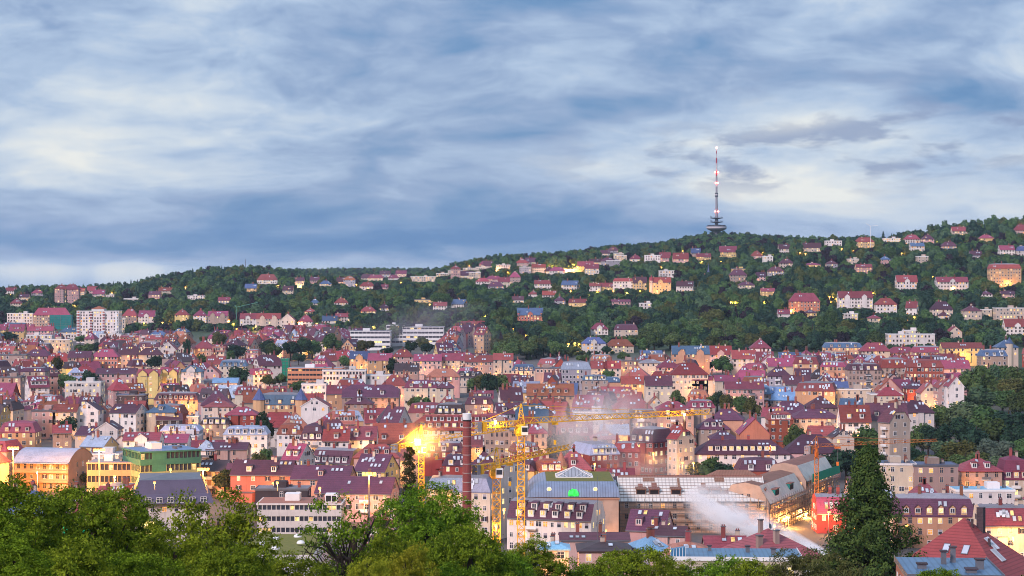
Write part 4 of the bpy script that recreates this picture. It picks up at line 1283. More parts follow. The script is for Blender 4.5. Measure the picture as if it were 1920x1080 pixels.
while d < 2250:
    while hi_ < len(heroes) and heroes[hi_]['d'] <= d:
        s = heroes[hi_]; hi_ += 1
        a, b = span(s['u0'], s['u1']); s['vis'] = float(np.median(SKY[a:b])) + 3 if b > a else 9999
        q = (s['u1'] - s['u0']) * .12
        put_sky(s['u0'] + q, s['u1'] - q, s['vr'] + 2); put_sky(s['u0'], s['u1'], (s['vr'] + s['ve']) / 2)
    x = -.305 * d - rng.uniform(0, 12); st = None
    while x < .305 * d:
        w = rng.uniform(9, 15.5)
        if st is None or rng.random() < .45:
            st = dict(wk=rng.choice(styles_w), rk=rng.choice(styles_r), n=rng.choice((3, 3, 4, 4, 4, 5)), roof=rng.choice('gggghhmmmxp'), j=rng.uniform(-2, 2))
        c = (int((x + 3000) / 150), int(d / 170))
        if c not in cells: cells[c] = R(rng.choice((-28, -16, -8, 0, 0, 8, 16, 26)))
        rot = cells[c]; n = st['n']; he = n * 3.05 + rng.uniform(-.6, .8); dp = rng.uniform(10.5, 13)
        hr = dp * rng.uniform(.42, .60) if st['roof'] != 'm' else rng.uniform(3.2, 4.6)
        roof = st['roof']; rr = rot
        if roof == 'g' and rng.random() < .16: rr += R(90) * (1 if x < 0 else -1)
        if w < 13 and roof == 'm' and rng.random() < .5: roof = 'g'
        hx = (w * abs(math.cos(rr)) + dp * abs(math.sin(rr))) / 2; hy = (w * abs(math.sin(rr)) + dp * abs(math.cos(rr))) / 2
        xx, yy = x + w / 2, d + hy
        z0 = ground(xx, yy); u, vr = px(xx, yy, z0 + he + hr); du = hx * F / yy; vb = px(xx, yy, z0)[1]
        ok = -220 < u < 2140 and vr > town_edge(min(max(u, 0), 1919)) + rng.uniform(-4, 4) and not in_park(u, vb) and not in_green(u, vr + 8) and vb > 560
        if ok:
            a, b = span(u - du * .8, u + du * .8); a = min(a, 1920 + 2 * MARG - 8); b = max(b, a + 4)
            vis = float(np.median(SKY[a:b]))
            need = rng.choice((2, 2.5, 3, 4, 5, 7)) * (900 / yy) ** .35
            ok = vis - vr > need and not covers(u - du, u + du, vr, d, 1.5) and not clash((xx - hx - .5, xx + hx + .5, yy - hy - .5, yy + hy + .5))
        if ok:
            s = frame(dict(x=xx, y=yy, z0=z0, rot=rr, w=w * .985, dp=dp, he=he, hr=hr, roof=roof, u0=u - du, u1=u + du, vr=vr, ve=vr + 8, d=d, wk=st['wk'], rk=st['rk'], n=n,
                           opt=dict(dorms=rng.choice((0, 0, 2, 3, 4)) if roof in 'ghm' else 0, skl=rng.choice((1, 3, 4, 6, 9)), chim=rng.choice((1, 2, 2, 3)), lit=rng.choice((.05, .1, .2, .35))), kind='fill', vis=vis + 3))
            SPEC.append(s); FILL.append(s); put_sky(u - du * .8, u + du * .8, vr + 1.5)
            x += w
        else: x += 3.2
    d += 9.0 * d / 750

# build them: the nearest as single houses, the small far remainder as one mass
OPT_D = dict(lit=.25)
FILL.sort(key=lambda s: s['d'])
NIND = 290 - 0
far_mb = MB(); HOUSES = []
CATS = {'f': ('apartment_block', 'apartment block')}
def catof(s):
    if s['kind'] == 'villa': return 'villa', 'villa'
    if s['roof'] == 'f': return 'apartment_block', 'apartment block'
    return ('town_house', 'town house') if s['kind'] == 'fill' else ('tenement_house', 'tenement house')
nf = 0
for s in sorted([q for q in SPEC if q['kind'] != 'special'], key=lambda s: s['d']):
    o = dict(s['opt']); stuff = None
    if s['kind'] == 'fill':
        if s['u1'] < 2 or s['u0'] > 1918: stuff = far_mb
        else: nf += 1
        if nf > NIND: stuff = far_mb
    far = s['d'] > 1180
    if s['kind'] == 'villa': o.setdefault('skl', 1); o.setdefault('lit', .3)
    name, cat = catof(s)
    q_ = random.Random(int(s['x'] * 7 + s['y'] * 13)); L_, bays_, balc_ = s['w'] / 2, [], None
    if s['kind'] != 'villa' and s['roof'] != 'f':
        if q_.random() < .30 and s['w'] > 9: bays_.append((q_.uniform(-.5, .5) * L_, 1.3, 2.8, s['he'] - q_.choice((.5, 3.2)), .9))
        elif q_.random() < .34: balc_ = q_.uniform(-.5, .5) * L_
        if q_.random() < .25: bays_.append((q_.uniform(-.6, .6) * L_, q_.uniform(2, 3.4), -4, 3.2, q_.uniform(2.5, 5)))
    e = building(name, s['x'], s['y'], s['z0'], s['rot'], s['w'], s['dp'], s['he'], s['hr'], s['roof'], s['wk'], s['rk'], s['n'],
                 lit=float(o.get('lit', .22)) * .75, dorms=o.get('dorms', 0), drows=o.get('drows', 1), dkind=o.get('dkind', 0), skl=o.get('skl', 3 if not o.get('dorms') else 1), chim=o.get('chim', 2),
                 wins=bool(o.get('wins', 1)), vis=s.get('vis', 9999), stuff=stuff, wgap=o.get('wgap', 2.7), far=far, cross=o.get('cross', 0), topmat=RM['G'] if s['roof'] == 'm' and rng.random() < .55 else None, bays=bays_, balc=balc_)
    if e is None: continue
    form = {'g': 'gabled', 'x': 'clipped-gable', 'h': 'hipped', 'p': 'pointed', 'm': 'mansard', 'e': 'mansard', 'f': 'flat', 'b': 'barrel'}[s['roof']]
    wd_ = 'wide' if s['w'] > 19 else 'narrow' if s['w'] < 12.5 else ''
    look = ' '.join(q for q in (wd_, WALL[s['wk']][0], {'villa': 'villa', 'apartment block': 'block'}.get(cat, 'house') + ',', ROOF[s['rk']][0], form, 'roof') if q)
    vm = s['vr'] + .5 * max(6, min(s['ve'] - s['vr'] + 8, 40))
    HOUSES.append((e, look, cat, (s['u0'] + s['u1']) / 2, vm, s))
tag(far_mb.build('distant_houses'), 'red and purple roofs of the farthest houses massed between the town and the wooded hill', 'houses', None, 'stuff')
import sys; print('FILL', len(FILL), 'indiv', min(NIND, len(FILL)), 'heroes', len(HOUSES))

# ------------------------------------------------------------------ special buildings
GREENW = surf('green_panel', (.04, .16, .12), rough=.6); OLIVEW = surf('pale_green_panel', (.26, .30, .16), rough=.6)
SEAM = surf('seamed_blue_metal', (.20, .24, .34), rough=.45, spec=.5, lines=('X', .8, .6), vary=.05)
TURF = surf('turf', (.12, .13, .025), (.20, .16, .05), rough=1, scale=.8, amt=.8, fine=.3)
SHEET = surf('white_roof_sheet', (.66, .62, .56), (.5, .46, .42), rough=.6, scale=.4, amt=.5, lines=('X', 1.1, .5))
BATTEN = surf('brown_battens', (.27, .13, .09), rough=.8, lines=('X', .5, .5))
POLEM = surf('scaffold_steel', (.22, .18, .16), rough=.5, metal=.2); PLANK = surf('scaffold_plank', (.20, .15, .11), rough=.9)
NET = surf('green_net', (.01, .24, .15), rough=.8, vary=.05); NETT = surf('teal_tarpaulin', (.01, .20, .19), rough=.7)
def reg(e, label, cat, u, v, group=None):
    tag(e, label, cat, group); e['_u'] = u; e['_v'] = v; return e
def spec_kw(k):
    s = SPECIAL[k]; return s
def ribbon(name, s, n, bandm, glassm=GLASS, roofm=None, bay=1.6, lit=.2, inset=.35, band2=None, frac=.5, splitu=None):
    """storeys of ribbon windows between plain bands; parts: wall, window_band per storey, roof"""
    e = empty(name, (s['x'], s['y'], s['z0']), s['rot']); L, S, he = s['w'] / 2, s['dp'] / 2, s['he']; sh = he / n
    W = MB(); W.box(-L + inset, L - inset, -S + inset, S - inset, -4, he - .02, DARK)
    for k in range(n):
        z0 = k * sh if k else -4; bm = bandm if not band2 or k >= n - 1 else band2
        W.box(-L, L, -S, S, z0, k * sh + sh * (1 - frac), bm)
        c = max(1, int(s['w'] / bay))
        for q in range(c + 1):
            xx = -L + .12 + (s['w'] - .24) * q / c; W.box(xx - .12, xx + .12, -S + .04, -S + inset + .1, k * sh + sh * (1 - frac), (k + 1) * sh, bm)
        c2 = max(1, int(s['dp'] / bay))
        for q in range(c2 + 1):
            yy = -S + .3 + (s['dp'] - .6) * q / c2
            for sx in (-1, 1): W.box(sx * (L - .2) - .16, sx * (L - .2) + .16, yy - .13, yy + .13, k * sh + sh * (1 - frac), (k + 1) * sh, bm)
        G = MB(); zz0, zz1 = k * sh + sh * (1 - frac), (k + 1) * sh - .25
        for q in range(c):
            a, b = -L + .24 + (s['w'] - .24) * q / c, -L + (s['w'] - .24) * (q + 1) / c
            r = rng.random(); G.poly([(a, -S + inset - .03, zz0), (b, -S + inset - .03, zz0), (b, -S + inset - .03, zz1), (a, -S + inset - .03, zz1)], (LIT if r < lit * .6 else LITY) if r < lit else glassm)
        for q in range(c2):
            a, b = -S + .5 + (s['dp'] - 1) * q / c2, -S + .5 + (s['dp'] - 1) * (q + 1) / c2 - .2
            for sx in (-1, 1):
                r = rng.random(); p = [(sx * (L - inset + .03), a, zz0), (sx * (L - inset + .03), b, zz0), (sx * (L - inset + .03), b, zz1), (sx * (L - inset + .03), a, zz1)]
                G.poly(p if sx > 0 else p[::-1], LITO if r < lit * .6 else glassm)
        G.build('window_band', e)
    W.build('wall', e)
    Rf = MB(); Rf.box(-L - .25, L + .25, -S - .25, S + .25, he, he + .5, bandm); Rf.box(-L + .2, L - .2, -S + .2, S - .2, he + .5, he + .56, roofm or RM['G'])
    Rf.box(-L * .4, -L * .05, -S * .2, S * .5, he + .56, he + 2.6, TRIM); Rf.box(L * .3, L * .38, -S * .5, -S * .2, he + .56, he + 1.4, METAL); Rf.box(L * .6, L * .66, -S * .1, S * .2, he + .56, he + 1.2, METAL)
    Rf.build('roof', e); return e

s = SPECIAL['tower_block']; s['he'] *= 1.10
e = building('tower_block', s['x'], s['y'], s['z0'], s['rot'], s['w'], s['dp'], s['he'], 1, 'f', 'w', 'P', 11, lit=.25, chim=0, far=True, wgap=2.6)
m = MB(); h = s['he']; A = [(-7, -6, h + 2.2), (6, -6, h + 2.2), (6, 6, h + 2.2), (-7, 6, h + 2.2)]; m.box(-6.5, 5.5, -5.5, 5.5, h + .3, h + 2.2, TRIM)
for i in range(4): m.poly([A[i], A[(i + 1) % 4], (-.5, 0, h + 5)], RM['R'])
m.build('penthouse', e)
for xx in (-.46, -.16, .14, .44):
    m = MB(); m.box(s['w'] * xx - .9, s['w'] * xx + .9, -s['dp'] / 2 - .9, -s['dp'] / 2 + .02, -3, h - 1, RM['K'] if xx < .4 else TRIM)
    for k in range(11): m.box(s['w'] * xx - 1.6, s['w'] * xx + 1.6, -s['dp'] / 2 - 1.1, -s['dp'] / 2 + .01, h * k / 11 + .2, h * k / 11 + 1.1, TRIM)
    m.build('balcony_stack', e)
reg(e, 'tall white eleven-storey tower block with small red pyramid cap', 'tower block', 185, 612)
s = SPECIAL['tower_block_wing']
e = building('apartment_block', s['x'], s['y'], s['z0'], s['rot'], s['w'], s['dp'], s['he'], 1, 'f', 'c', 'P', 8, lit=.3, chim=0, far=True)
reg(e, 'lower cream slab attached at right side of the white tower block', 'apartment block', 222, 610)
for k, lab in (('clinic_left', 'white flat-roofed modern clinic block, leftmost of three beside big round tree'), ('clinic_mid', 'white tall narrow middle block of the modern clinic with dark stair glass'), ('clinic_right', 'white wide modern clinic block with stepped terraces, rightmost of three')):
    s = SPECIAL[k]; e = ribbon('clinic_building', s, 4, TRIM, bay=3.2, lit=.15, frac=.42); reg(e, lab, 'clinic', (s['u0'] + s['u1']) / 2, (s['vr'] + 645) / 2, 'modern white clinic buildings')
s = SPECIAL['lit_hall']
s['w'] *= .95; s['he'] -= 1.6
e = building('school_hall', s['x'], s['y'], s['z0'], s['rot'] - R(10), s['w'], s['dp'], s['he'], max(3.2, s['hr'] * .85), 'b', 'o', 'S', 3, lit=.12, chim=0, wgap=2.3)  # ochre wall puts part of the orange floodlighting into its colour
m = MB(); m.box(-s['w'] / 2 - .6, s['w'] / 2 + .6, -s['dp'] / 2 - 2.2, -s['dp'] / 2 - .1, s['he'] - .4, s['he'] - .1, RM['S']); m.build('canopy', e)
for k in range(1, 3):
    m = MB(); m.box(-s['w'] / 2 - .3, s['w'] / 2 + .3, -s['dp'] / 2 - 1.2, -s['dp'] / 2 + .02, s['he'] * k / 3 - .35, s['he'] * k / 3 + .55, WM['o']); m.build('balcony', e)
reg(e, 'wide hall with grey barrel roof, its ochre facade lit orange by floodlights', 'hall', 90, 858)
s = SPECIAL['green_office']; s['rot'] = R(29); s['w'] = 21.5; s['dp'] = 19; s['he'] -= 1.6
e = ribbon('office_building', s, 4, GREENW, roofm=RM['L'], bay=1.5, lit=.08, band2=OLIVEW, frac=.52)
m = MB(); h = s['he']; L, S = s['w'] / 2, s['dp'] / 2
for k in range(4): m.box(-L + 4.2, -L + 9, -S - .03, -S + .3, h * k / 4 + h / 4 * .45, h * (k + 1) / 4 + (.0 if k < 3 else .02), GREENW if k > 1 else OLIVEW)
m.build('stair_panel', e)
reg(e, 'green panelled four-storey office with ribbon windows and blue flat roof', 'office building', 300, 862)
s = SPECIAL['orange_wing']; e = ribbon('office_wing', s, 3, WM['o'], bay=1.5, lit=.1, frac=.5)  # ochre bands also carry some of the orange light as colour
reg(e, 'low ochre office wing with window rows lit orange, left of the green office', 'office building', 210, 882)
s = SPECIAL['slate_hall']; SLATE = surf('purple_slate', (.085, .075, .125), rough=.5, vary=.05, fine=.2)
e = building('slate_roofed_hall', s['x'], s['y'], s['z0'], R(10), s['w'], s['dp'], s['he'], 5.2, 'm', 'w', 'P', 2, roofmat=SLATE, topmat=METAL, lit=.2, chim=0, wgap=3)
m = MB(); h = s['he']; L, S = s['w'] / 2 + .5, s['dp'] / 2 + .5
m.hexa([(-L - 1.5, -S - 1.5, h - 2.4), (L + 1.5, -S - 1.5, h - 2.4), (L + 1.5, S + 1.5, h - 2.4), (-L - 1.5, S + 1.5, h - 2.4), (-L, -S, h + .3), (L, -S, h + .3), (L, S, h + .3), (-L, S, h + .3)], SLATE)
m.build('roof_skirt', e)
for q in range(7):
    link('skirt_window', W_D[2], e, (-L + 1.5 + (2 * L - 3) * q / 6, -S - 1.35, h - 2.0))
reg(e, 'dark slate mansard hall with flared skirt, between round tree and dark trees', 'hall', 312, 915)
s = SPECIAL['long_office']; e = ribbon('long_office', s, 3, WM['w'], bay=1.35, lit=.22, frac=.42, roofm=RM['K'])
m = MB(); m.box(.3 * s['w'], .44 * s['w'], -s['dp'] * .4, -s['dp'] * .1, s['he'] + .56, s['he'] + 3, TRIM); m.box(.31 * s['w'], .37 * s['w'], -s['dp'] * .4 - .05, -s['dp'] * .4, s['he'] + .9, s['he'] + 2.6, DARK); m.box(.38 * s['w'], .43 * s['w'], -s['dp'] * .4 - .05, -s['dp'] * .4, s['he'] + .9, s['he'] + 2.6, DARK); m.build('rooftop_room', e)
reg(e, 'long cream office with rows of narrow windows below the dark flat building', 'office building', 560, 975)
s = SPECIAL['tiered_office']; e = ribbon('tiered_office', s, 4, WM['s'], bay=2.2, lit=.1, frac=.4)
reg(e, 'salmon brick office with stepped storeys and ribbon windows', 'office building', 590, 710)
s = SPECIAL['turf_roof']
e = empty('garden_hall', (s['x'], s['y'] - 20, s['z0'])); h = 75 - 520 * 500 / F - s['z0']
m = MB(); m.box(-10, 8, -14, 22, -4, h, WM['w']); m.build('wall', e); m = MB(); m.box(-9.7, 7.7, -13.7, 21.7, h, h + .25, TURF); m.build('turf_roof', e)
for (xx, yy) in ((-6, 2), (-2, -6), (-4, 12), (3, 4), (1, 16)):
    m = MB(); m.lathe([(1.0, h + .2), (1.0, h + .5), (.7, h + .9), (.05, h + 1.05)], TRIM, 12, xx, yy); m.build('roof_dome', e)
reg(e, 'low white hall with dry turf roof and white domes behind the trees', 'hall', 545, 1025)

# the glazed hall: seamed steel roof round a turf deck with a glass pyramid
s = SPECIAL['glass_hall']; d = 610.0; xa, xb = (990 - U0) / F * d, (1160 - U0) / F * d; z0 = s['z0']
e = empty('glass_pyramid_hall', ((xa + xb) / 2, d + 17, z0)); L, S = (xb - xa) / 2, 17; ez = 75 - 432 * d / F - z0; tz = ez + 4.2
m = MB(); m.box(-L, L, -S, S, -4, ez, STONE); m.box(-L - .3, L + .3, -S - .35, -S, ez - .7, ez - .3, WM['o']); m.build('wall', e)
m = MB(); N = 5; pf = [(0, 0), (.8, 1.5), (2.0, 2.8), (3.6, 3.7), (5.2, 4.2)]
for (i0, h0), (i1, h1) in zip(pf, pf[1:]):
    def rr(i, h): return [(-L - .4 + i * 1.15, -S - .4 + i, ez + h), (L + .4 - i * .3, -S - .4 + i, ez + h), (L + .4 - i * .3, S, ez + h), (-L - .4 + i * 1.15, S, ez + h)]
    a, b = rr(i0, h0), rr(i1, h1)
    for q in range(4): m.poly([a[q], a[(q + 1) % 4], b[(q + 1) % 4], b[q]], SEAM)
m.build('roof', e)
m = MB(); b = rr(5.2, 4.2); m.poly([(p[0], p[1], p[2] + .02) for p in b], TURF); m.build('turf_deck', e)
PYR = surf('pyramid_glass', (.30, .30, .33), rough=.15, spec=1, lines=('X', 1.1, .8))
m = MB(); px0, py0, a, hz = .8, 3.5, 5.6, 2.9; A = [(px0 - a, py0 - a, tz + .1), (px0 + a, py0 - a, tz + .1), (px0 + a, py0 + a, tz + .1), (px0 - a, py0 + a, tz + .1)]; ap = (px0, py0, tz + hz)
for i in range(4): m.poly([A[i], A[(i + 1) % 4], ap], PYR); m.bar(A[i], ap, .22, TRIM); m.bar(A[i], A[(i + 1) % 4], .25, TRIM)
for i in range(4):
    for q in range(1, 6):
        t = q / 6; pA = Vector(A[i]).lerp(Vector(A[(i + 1) % 4]), t); tt = 1 - abs(2 * t - 1)
        edge = Vector(A[i]).lerp(Vector(ap), t * 1.0) if t < .5 else Vector(A[(i + 1) % 4]).lerp(Vector(ap), (1 - t))
        m.bar(pA, Vector(edge) + (Vector(ap) - Vector(edge)) * .0, .09, TRIM)
m.build('glass_pyramid', e)
GG = glow('green_lit_glass', (.06, 1.0, .12), 1.1)
m = MB(); c_ = [(1.5 * math.cos(math.pi * q / 8), 1.1 + 1.5 * math.sin(math.pi * q / 8)) for q in range(9)]
m.poly([(0 - 1.5, -S - .5, ez + .3)] + [(-q[0], -S - .5, ez + .3 + q[1] * .8) for q in c_][::1] + [(1.5, -S - .5, ez + .3)], GG)
for p, q in zip(c_, c_[1:]): m.poly([(p[0], -S - .5, ez + .3 + p[1] * .8), (q[0], -S - .5, ez + .3 + q[1] * .8), (q[0], -S + 4, ez + .3 + q[1] * .8), (p[0], -S + 4, ez + .3 + p[1] * .8)], METAL if c_.index(p) % 2 else GG)
m.build('green_dormer', e)
for xx in (-7.2, 6.6):
    m = MB(); m.lathe([(.1, -.2), (.75, -.2), (.75, .12), (.1, .12)], TRIM, 14); m.lathe([(.02, .1), (.55, .1), (.55, .14), (.02, .14)], LITY, 14); o = m.build('round_dormer', e, (xx, -S + 1.0, ez + 2.2)); o.rotation_euler = (R(65), 0, 0)
reg(e, 'hall with blue seamed metal roof, turf deck and glass pyramid', 'hall', 1080, 912)

# the gutted building: white sheeted roof, scaffolds along its fronts
def scaffold(name, A, B, zb, zt, label, off=1.1, net=None, bay=2.4, lift=2.0):
    A, B = Vector((*A, 0)), Vector((*B, 0)); dr = (B - A).normalized(); nr = Vector((dr.y, -dr.x, 0)); Ln = (B - A).length
    e = empty(name, (A.x, A.y, zb)); n = max(1, int(Ln / bay)); k = max(1, int((zt - zb) / lift)); H = zt - zb
    P = MB()
    for q in range(n + 1):
        for o in (off, off + .9):
            p = dr * (Ln * q / n) + nr * o; P.bar((p.x, p.y, -2), (p.x, p.y, H + 1), .11, POLEM)
    P.build('upright_frame', e); Lg = MB(); Pl = MB()
    for j in range(k + 1):
        z = lift * j
        for o, zz in ((off + .9, z), (off + .9, z + 1.0), (off, z)):
            a, b = nr * o, dr * Ln + nr * o; Lg.bar((a.x, a.y, zz), (b.x, b.y, zz), .09, POLEM)
        a, b, c, d_ = nr * (off + .05), dr * Ln + nr * (off + .05), dr * Ln + nr * (off + .85), nr * (off + .85)
        Pl.hexa([(a.x, a.y, z - .08), (b.x, b.y, z - .08), (c.x, c.y, z - .08), (d_.x, d_.y, z - .08), (a.x, a.y, z), (b.x, b.y, z), (c.x, c.y, z), (d_.x, d_.y, z)], PLANK)
    for q in range(0, n, 3):
        a = dr * (Ln * q / n) + nr * (off + .95); b = dr * (Ln * min(n, q + 2) / n) + nr * (off + .95); Lg.bar((a.x, a.y, 0), (b.x, b.y, H), .08, POLEM)
    Lg.build('rail_frame', e); Pl.build('plank_deck', e)
    if net:
        N = MB(); a, b = nr * (off + 1.05), dr * Ln + nr * (off + 1.05); t0, t1 = net
        N.hexa([(a.x, a.y, H + t0), (b.x, b.y, H + t0), (b.x + nr.x * .05, b.y + nr.y * .05, H + t0), (a.x + nr.x * .05, a.y + nr.y * .05, H + t0), (a.x, a.y, H + t1), (b.x, b.y, H + t1), (b.x + nr.x * .05, b.y + nr.y * .05, H + t1), (a.x + nr.x * .05, a.y + nr.y * .05, H + t1)], NET); N.build('safety_net', e)
    u, v = px(A.x + dr.x * Ln / 2, A.y + dr.y * Ln / 2, zb + H / 2); return reg(e, label, 'scaffolding', u, v, 'scaffolds round the gutted building')
d = 622.0; xa, xb = (1162 - U0) / F * d, (1436 - U0) / F * d; z0 = ground((xa + xb) / 2, d); ez = 75 - 438 * d / F - z0; dpS = 20.0; rz = 75 - 393 * (d + 10) / F - z0 - ez
e = building('gutted_building', (xa + xb) / 2, d + 10, z0, 0, xb - xa, dpS, ez, rz, 'g', 'b', 'P', 3, roofmat=SHEET, wallmat=STONE, lit=.06, chim=0, wgap=3.4)
rf = [c for c in e.children if c.name.startswith('roof')][0]; an = math.atan2(rz, 10); L = (xb - xa) / 2
for i, xx in enumerate((-.70, -.52, -.22, .16, .33, .80, .95)):
    t = .24; yy = -10 + 10 * t; zz = ez + rz * t; m = MB(); wv = 1.5
    m.box(-wv, wv, 0, 3.0, -.6, 1.5, BATTEN); m.box(-wv + .25, wv - .25, -.04, 0, -.1, 1.25, DARK); m.hexa([(-wv - .2, -.4, 1.5), (wv + .2, -.4, 1.5), (wv + .2, 3, 1.9), (-wv - .2, 3, 1.9), (-wv - .2, -.4, 1.7), (wv + .2, -.4, 1.7), (wv + .2, 3, 2.1), (-wv - .2, 3, 2.1)], BATTEN)
    m.build('dormer_frame', rf, (L * xx, yy, zz))
for i, (xx, t, ww, hh) in enumerate(((-.70, .62, .7, 1.4), (-.51, .62, .8, 2.6), (.17, .62, .7, 2.4), (-.58, .86, 1.8, 2.0), (.40, .86, 1.5, 2.2), (-.17, .55, .35, 8.5), (.45, .35, 1.2, 2.0))):
    m = MB(); m.box(-ww, ww, -hh / 2, hh / 2, .03, .12, BATTEN); o = m.build('bare_batten', rf, (L * xx, -10 + 10 * t, ez + rz * t)); o.rotation_euler = (an, 0, 0)
for t in (.12, .24, .36, .48, .6, .72, .84, .94):
    m = MB(); m.bar((-L, -10 + 10 * t - .05, ez + rz * t + .06), (L, -10 + 10 * t - .05, ez + rz * t + .06), .13, WM['b']); m.build('roof_batten', rf)
m = MB(); m.bar((-L, 0, ez + rz + .1), (L, 0, ez + rz + .1), .5, BATTEN); m.build('ridge_beam', rf)
reg(e, 'large gutted stone building with white sheeted roof behind steam', 'building', 1290, 918)
scaffold('scaffolding', (xa, d), (xb, d), z0, z0 + ez - .3, 'long scaffold along the front of the gutted stone building')
scaffold('scaffolding', (xa - .3, d + 6), (xa - .3, d - .5), z0, z0 + ez + 1.5, 'narrow dark scaffold tower at left corner of the gutted building', off=.2)
P0, P1, P2 = (78.0, 621.0), (94.0, 660.0), (109.0, 694.0)
def wingb(A, B, he, hr, dpw, lab, n, rm, z0):
    A, B = Vector(A), Vector(B); dr = (B - A).normalized(); nr = Vector((dr.y, -dr.x)); c = (A + B) / 2 - nr * dpw / 2
    e = building('building_wing', c.x, c.y, z0, math.atan2(dr.y, dr.x), (B - A).length, dpw, he, hr, 'e', 'o', 'P', n, roofmat=rm, wallmat=STONE, topmat=BATTEN, lit=.5, chim=0, wgap=2.6, litall=True)
    u, v = px(*c, z0 + he); reg(e, lab, 'building wing', u, v); return e, (B - A).length
zw = ground(88, 640); hA = 75 - 443 * 622 / F - zw; SH2 = surf('wing_roof_sheet', (.60, .56, .50), rough=.6)
e, Lw = wingb(P0, P1, hA, 6.0, 15, 'gutted wing with brown tiled ridge, two dark dormers and orange-lit scaffold front', 3, SH2, zw)
rf = [c for c in e.children if c.name.startswith('roof')][0]
for xx in (-.22, .2):
    m = MB(); m.box(-2.4, 2.4, -.2, 3.5, -.8, 2.0, NETT); m.box(-2.0, 2.0, -.26, -.2, -.2, 1.6, DARK); m.box(-2.6, 2.6, -.5, 3.6, 2.0, 2.2, BATTEN); m.build('dormer_frame', rf, (xx * Lw, -6.6, hA + 1.2))
scaffold('scaffolding', P0, P1, zw, zw + hA, 'orange-lit scaffold along the wing facing the yellow crane', net=None)
hB = hA + 2.6
e, Lw = wingb((95.0, 662.0), P2, hB, 5.5, 14, 'far gutted wing with green safety netting on its scaffold', 4, SH2, zw)
scaffold('scaffolding', (95.0, 662.0), P2, zw, zw + hB + .6, 'far scaffold with green netting along its top', net=(-1.2, 1.6))
m = MB(); e = empty('scaffolded_annex', (72, 668, zw)); m.box(-11, 11, -7, 7, -3, hA + 1.5, WM['c']); m.build('wall', e)
m = MB(); h = hA + 1.5; A = [(-11.4, -7.4, h), (11.4, -7.4, h), (11.4, 7.4, h), (-11.4, 7.4, h)]; roofshell(m, [[A[0], A[1], (5, 0, h + 4), (-5, 0, h + 4)], [A[1], A[2], (5, 0, h + 4)], [A[2], A[3], (-5, 0, h + 4), (5, 0, h + 4)], [A[3], A[0], (-5, 0, h + 4)]], A, BATTEN); m.build('roof', e)
for q in range(6): link('window', W_D[0], e, (-9 + q * 3.4, -7.02, h - 2.6))
reg(e, 'cream annex with bare brown roof battens between the gutted wings', 'building', 1400, 878)
scaffold('scaffolding', (61, 661), (83, 661), zw, zw + hA + 2, 'scaffold in front of the cream annex with bare battens')
# green-netted house and teal tarpaulin further off
def netbox(u0, u1, v0, v1, mat, lab, d, dp=8):
    x0, x1 = (u0 - U0) / F * d, (u1 - U0) / F * d; zt, zb = HC - (v0 - V0) * d / F, HC - (v1 - V0) * d / F
    e = empty('netted_scaffold', ((x0 + x1) / 2, d, zb)); w = (x1 - x0) / 2; m = MB(); m.box(-w, w, 0, dp, -3, zt - zb, mat); m.build('safety_net', e)
    m = MB()
    for q in range(5):
        xx = -w + 2 * w * q / 4; m.bar((xx, -.25, -3), (xx, -.25, zt - zb + 1), .15, POLEM)
    for z in np.arange(1, zt - zb + .5, 2.2): m.bar((-w, -.25, z), (w, -.25, z), .13, POLEM)
    m.build('pole_frame', e); reg(e, lab, 'scaffolding', (u0 + u1) / 2, (v0 + v1) / 2)
netbox(516, 541, 673, 706, NET, 'bright green scaffold net wrapped round a house beside the salmon office', 1330)
netbox(93, 134, 591, 612, NETT, 'teal tarpaulin scaffold beside the red hipped house on the left', 2060)
netbox(682, 703, 679, 693, NET, 'small green net at a house front near the ochre houses', 1450, 5)
netbox(1568, 1586, 664, 676, NETT, 'teal tarpaulin on a roof in front of the ochre mansard house', 1480, 5)

# foreground roofs at the right
TILE = surf('red_tiles', (.28, .052, .055), rough=.65, fine=.25, lines=('Z', .42, .45), vary=.03)
TILEP = surf('pink_tiles', (.30, .075, .085), rough=.55, fine=.3, lines=('Z', .42, .5), vary=.03)
def fgroof(name, uc, d, w, dp, r, ve, rise, lab, roofm, wk, cat='house', n=4, chims=(), lit=.2):
    z = HC - (ve - V0) * d / F; y = d + dp * .5; x = (uc - U0) / F * y; z0 = ground(x, y)
    e = building(name, x, y, z0, R(r), w, dp, z - z0, rise, 'p', wk, 'M', n, roofmat=roofm, lit=lit, chim=0)
    u, v = px(x, y, z); reg(e, lab, cat, u, v - 15); rf = [c for c in e.children if c.name.startswith('roof')][0]
    return e, rf, z - z0
e, rf, he = fgroof('corner_house', 1808, 318, 18.5, 18.5, -32, 1084, 8.2, 'red tiled pyramid roof with two skylights, nearest at lower right', TILE, 's')
an = math.atan2(8.2, 9.25)
for xx in (-1.2, 2.0):
    link('skylight', SKM, rf, (xx, -9.25 + 9.25 * .46, he + 8.2 * .46 + .1), rot=(an, 0, 0), scale=(1.1, 1.2, 1))
for k in range(8):
    m = MB(); m.box(-.14, .14, -1.3, 1.3, .05, .16, SKYL); o = m.build('solar_tube', rf, (9.25 * (.48 if k < 4 else .66) + 0, -2.6 + (k % 4) * .55 + (1.8 if k < 4 else 0), he + 8.4 * (.52 if k < 4 else .34) + .05)); o.rotation_euler = (an, 0, R(90))
for (xx, yy, hh) in ((2.2, 1.6, 7.9), (1.5, -.6, 8.0), (4.5, -1.2, 5.2), (-1.2, 2.0, 7.2)):
    m = MB(); s_ = .55 if hh == 7.9 else .18; m.box(-s_, s_, -s_, s_, -1.5, 2.6 if s_ > .5 else .8, RM['D']); m.build('chimney' if s_ > .5 else 'vent_pipe', rf, (xx, yy, he + hh - .6))
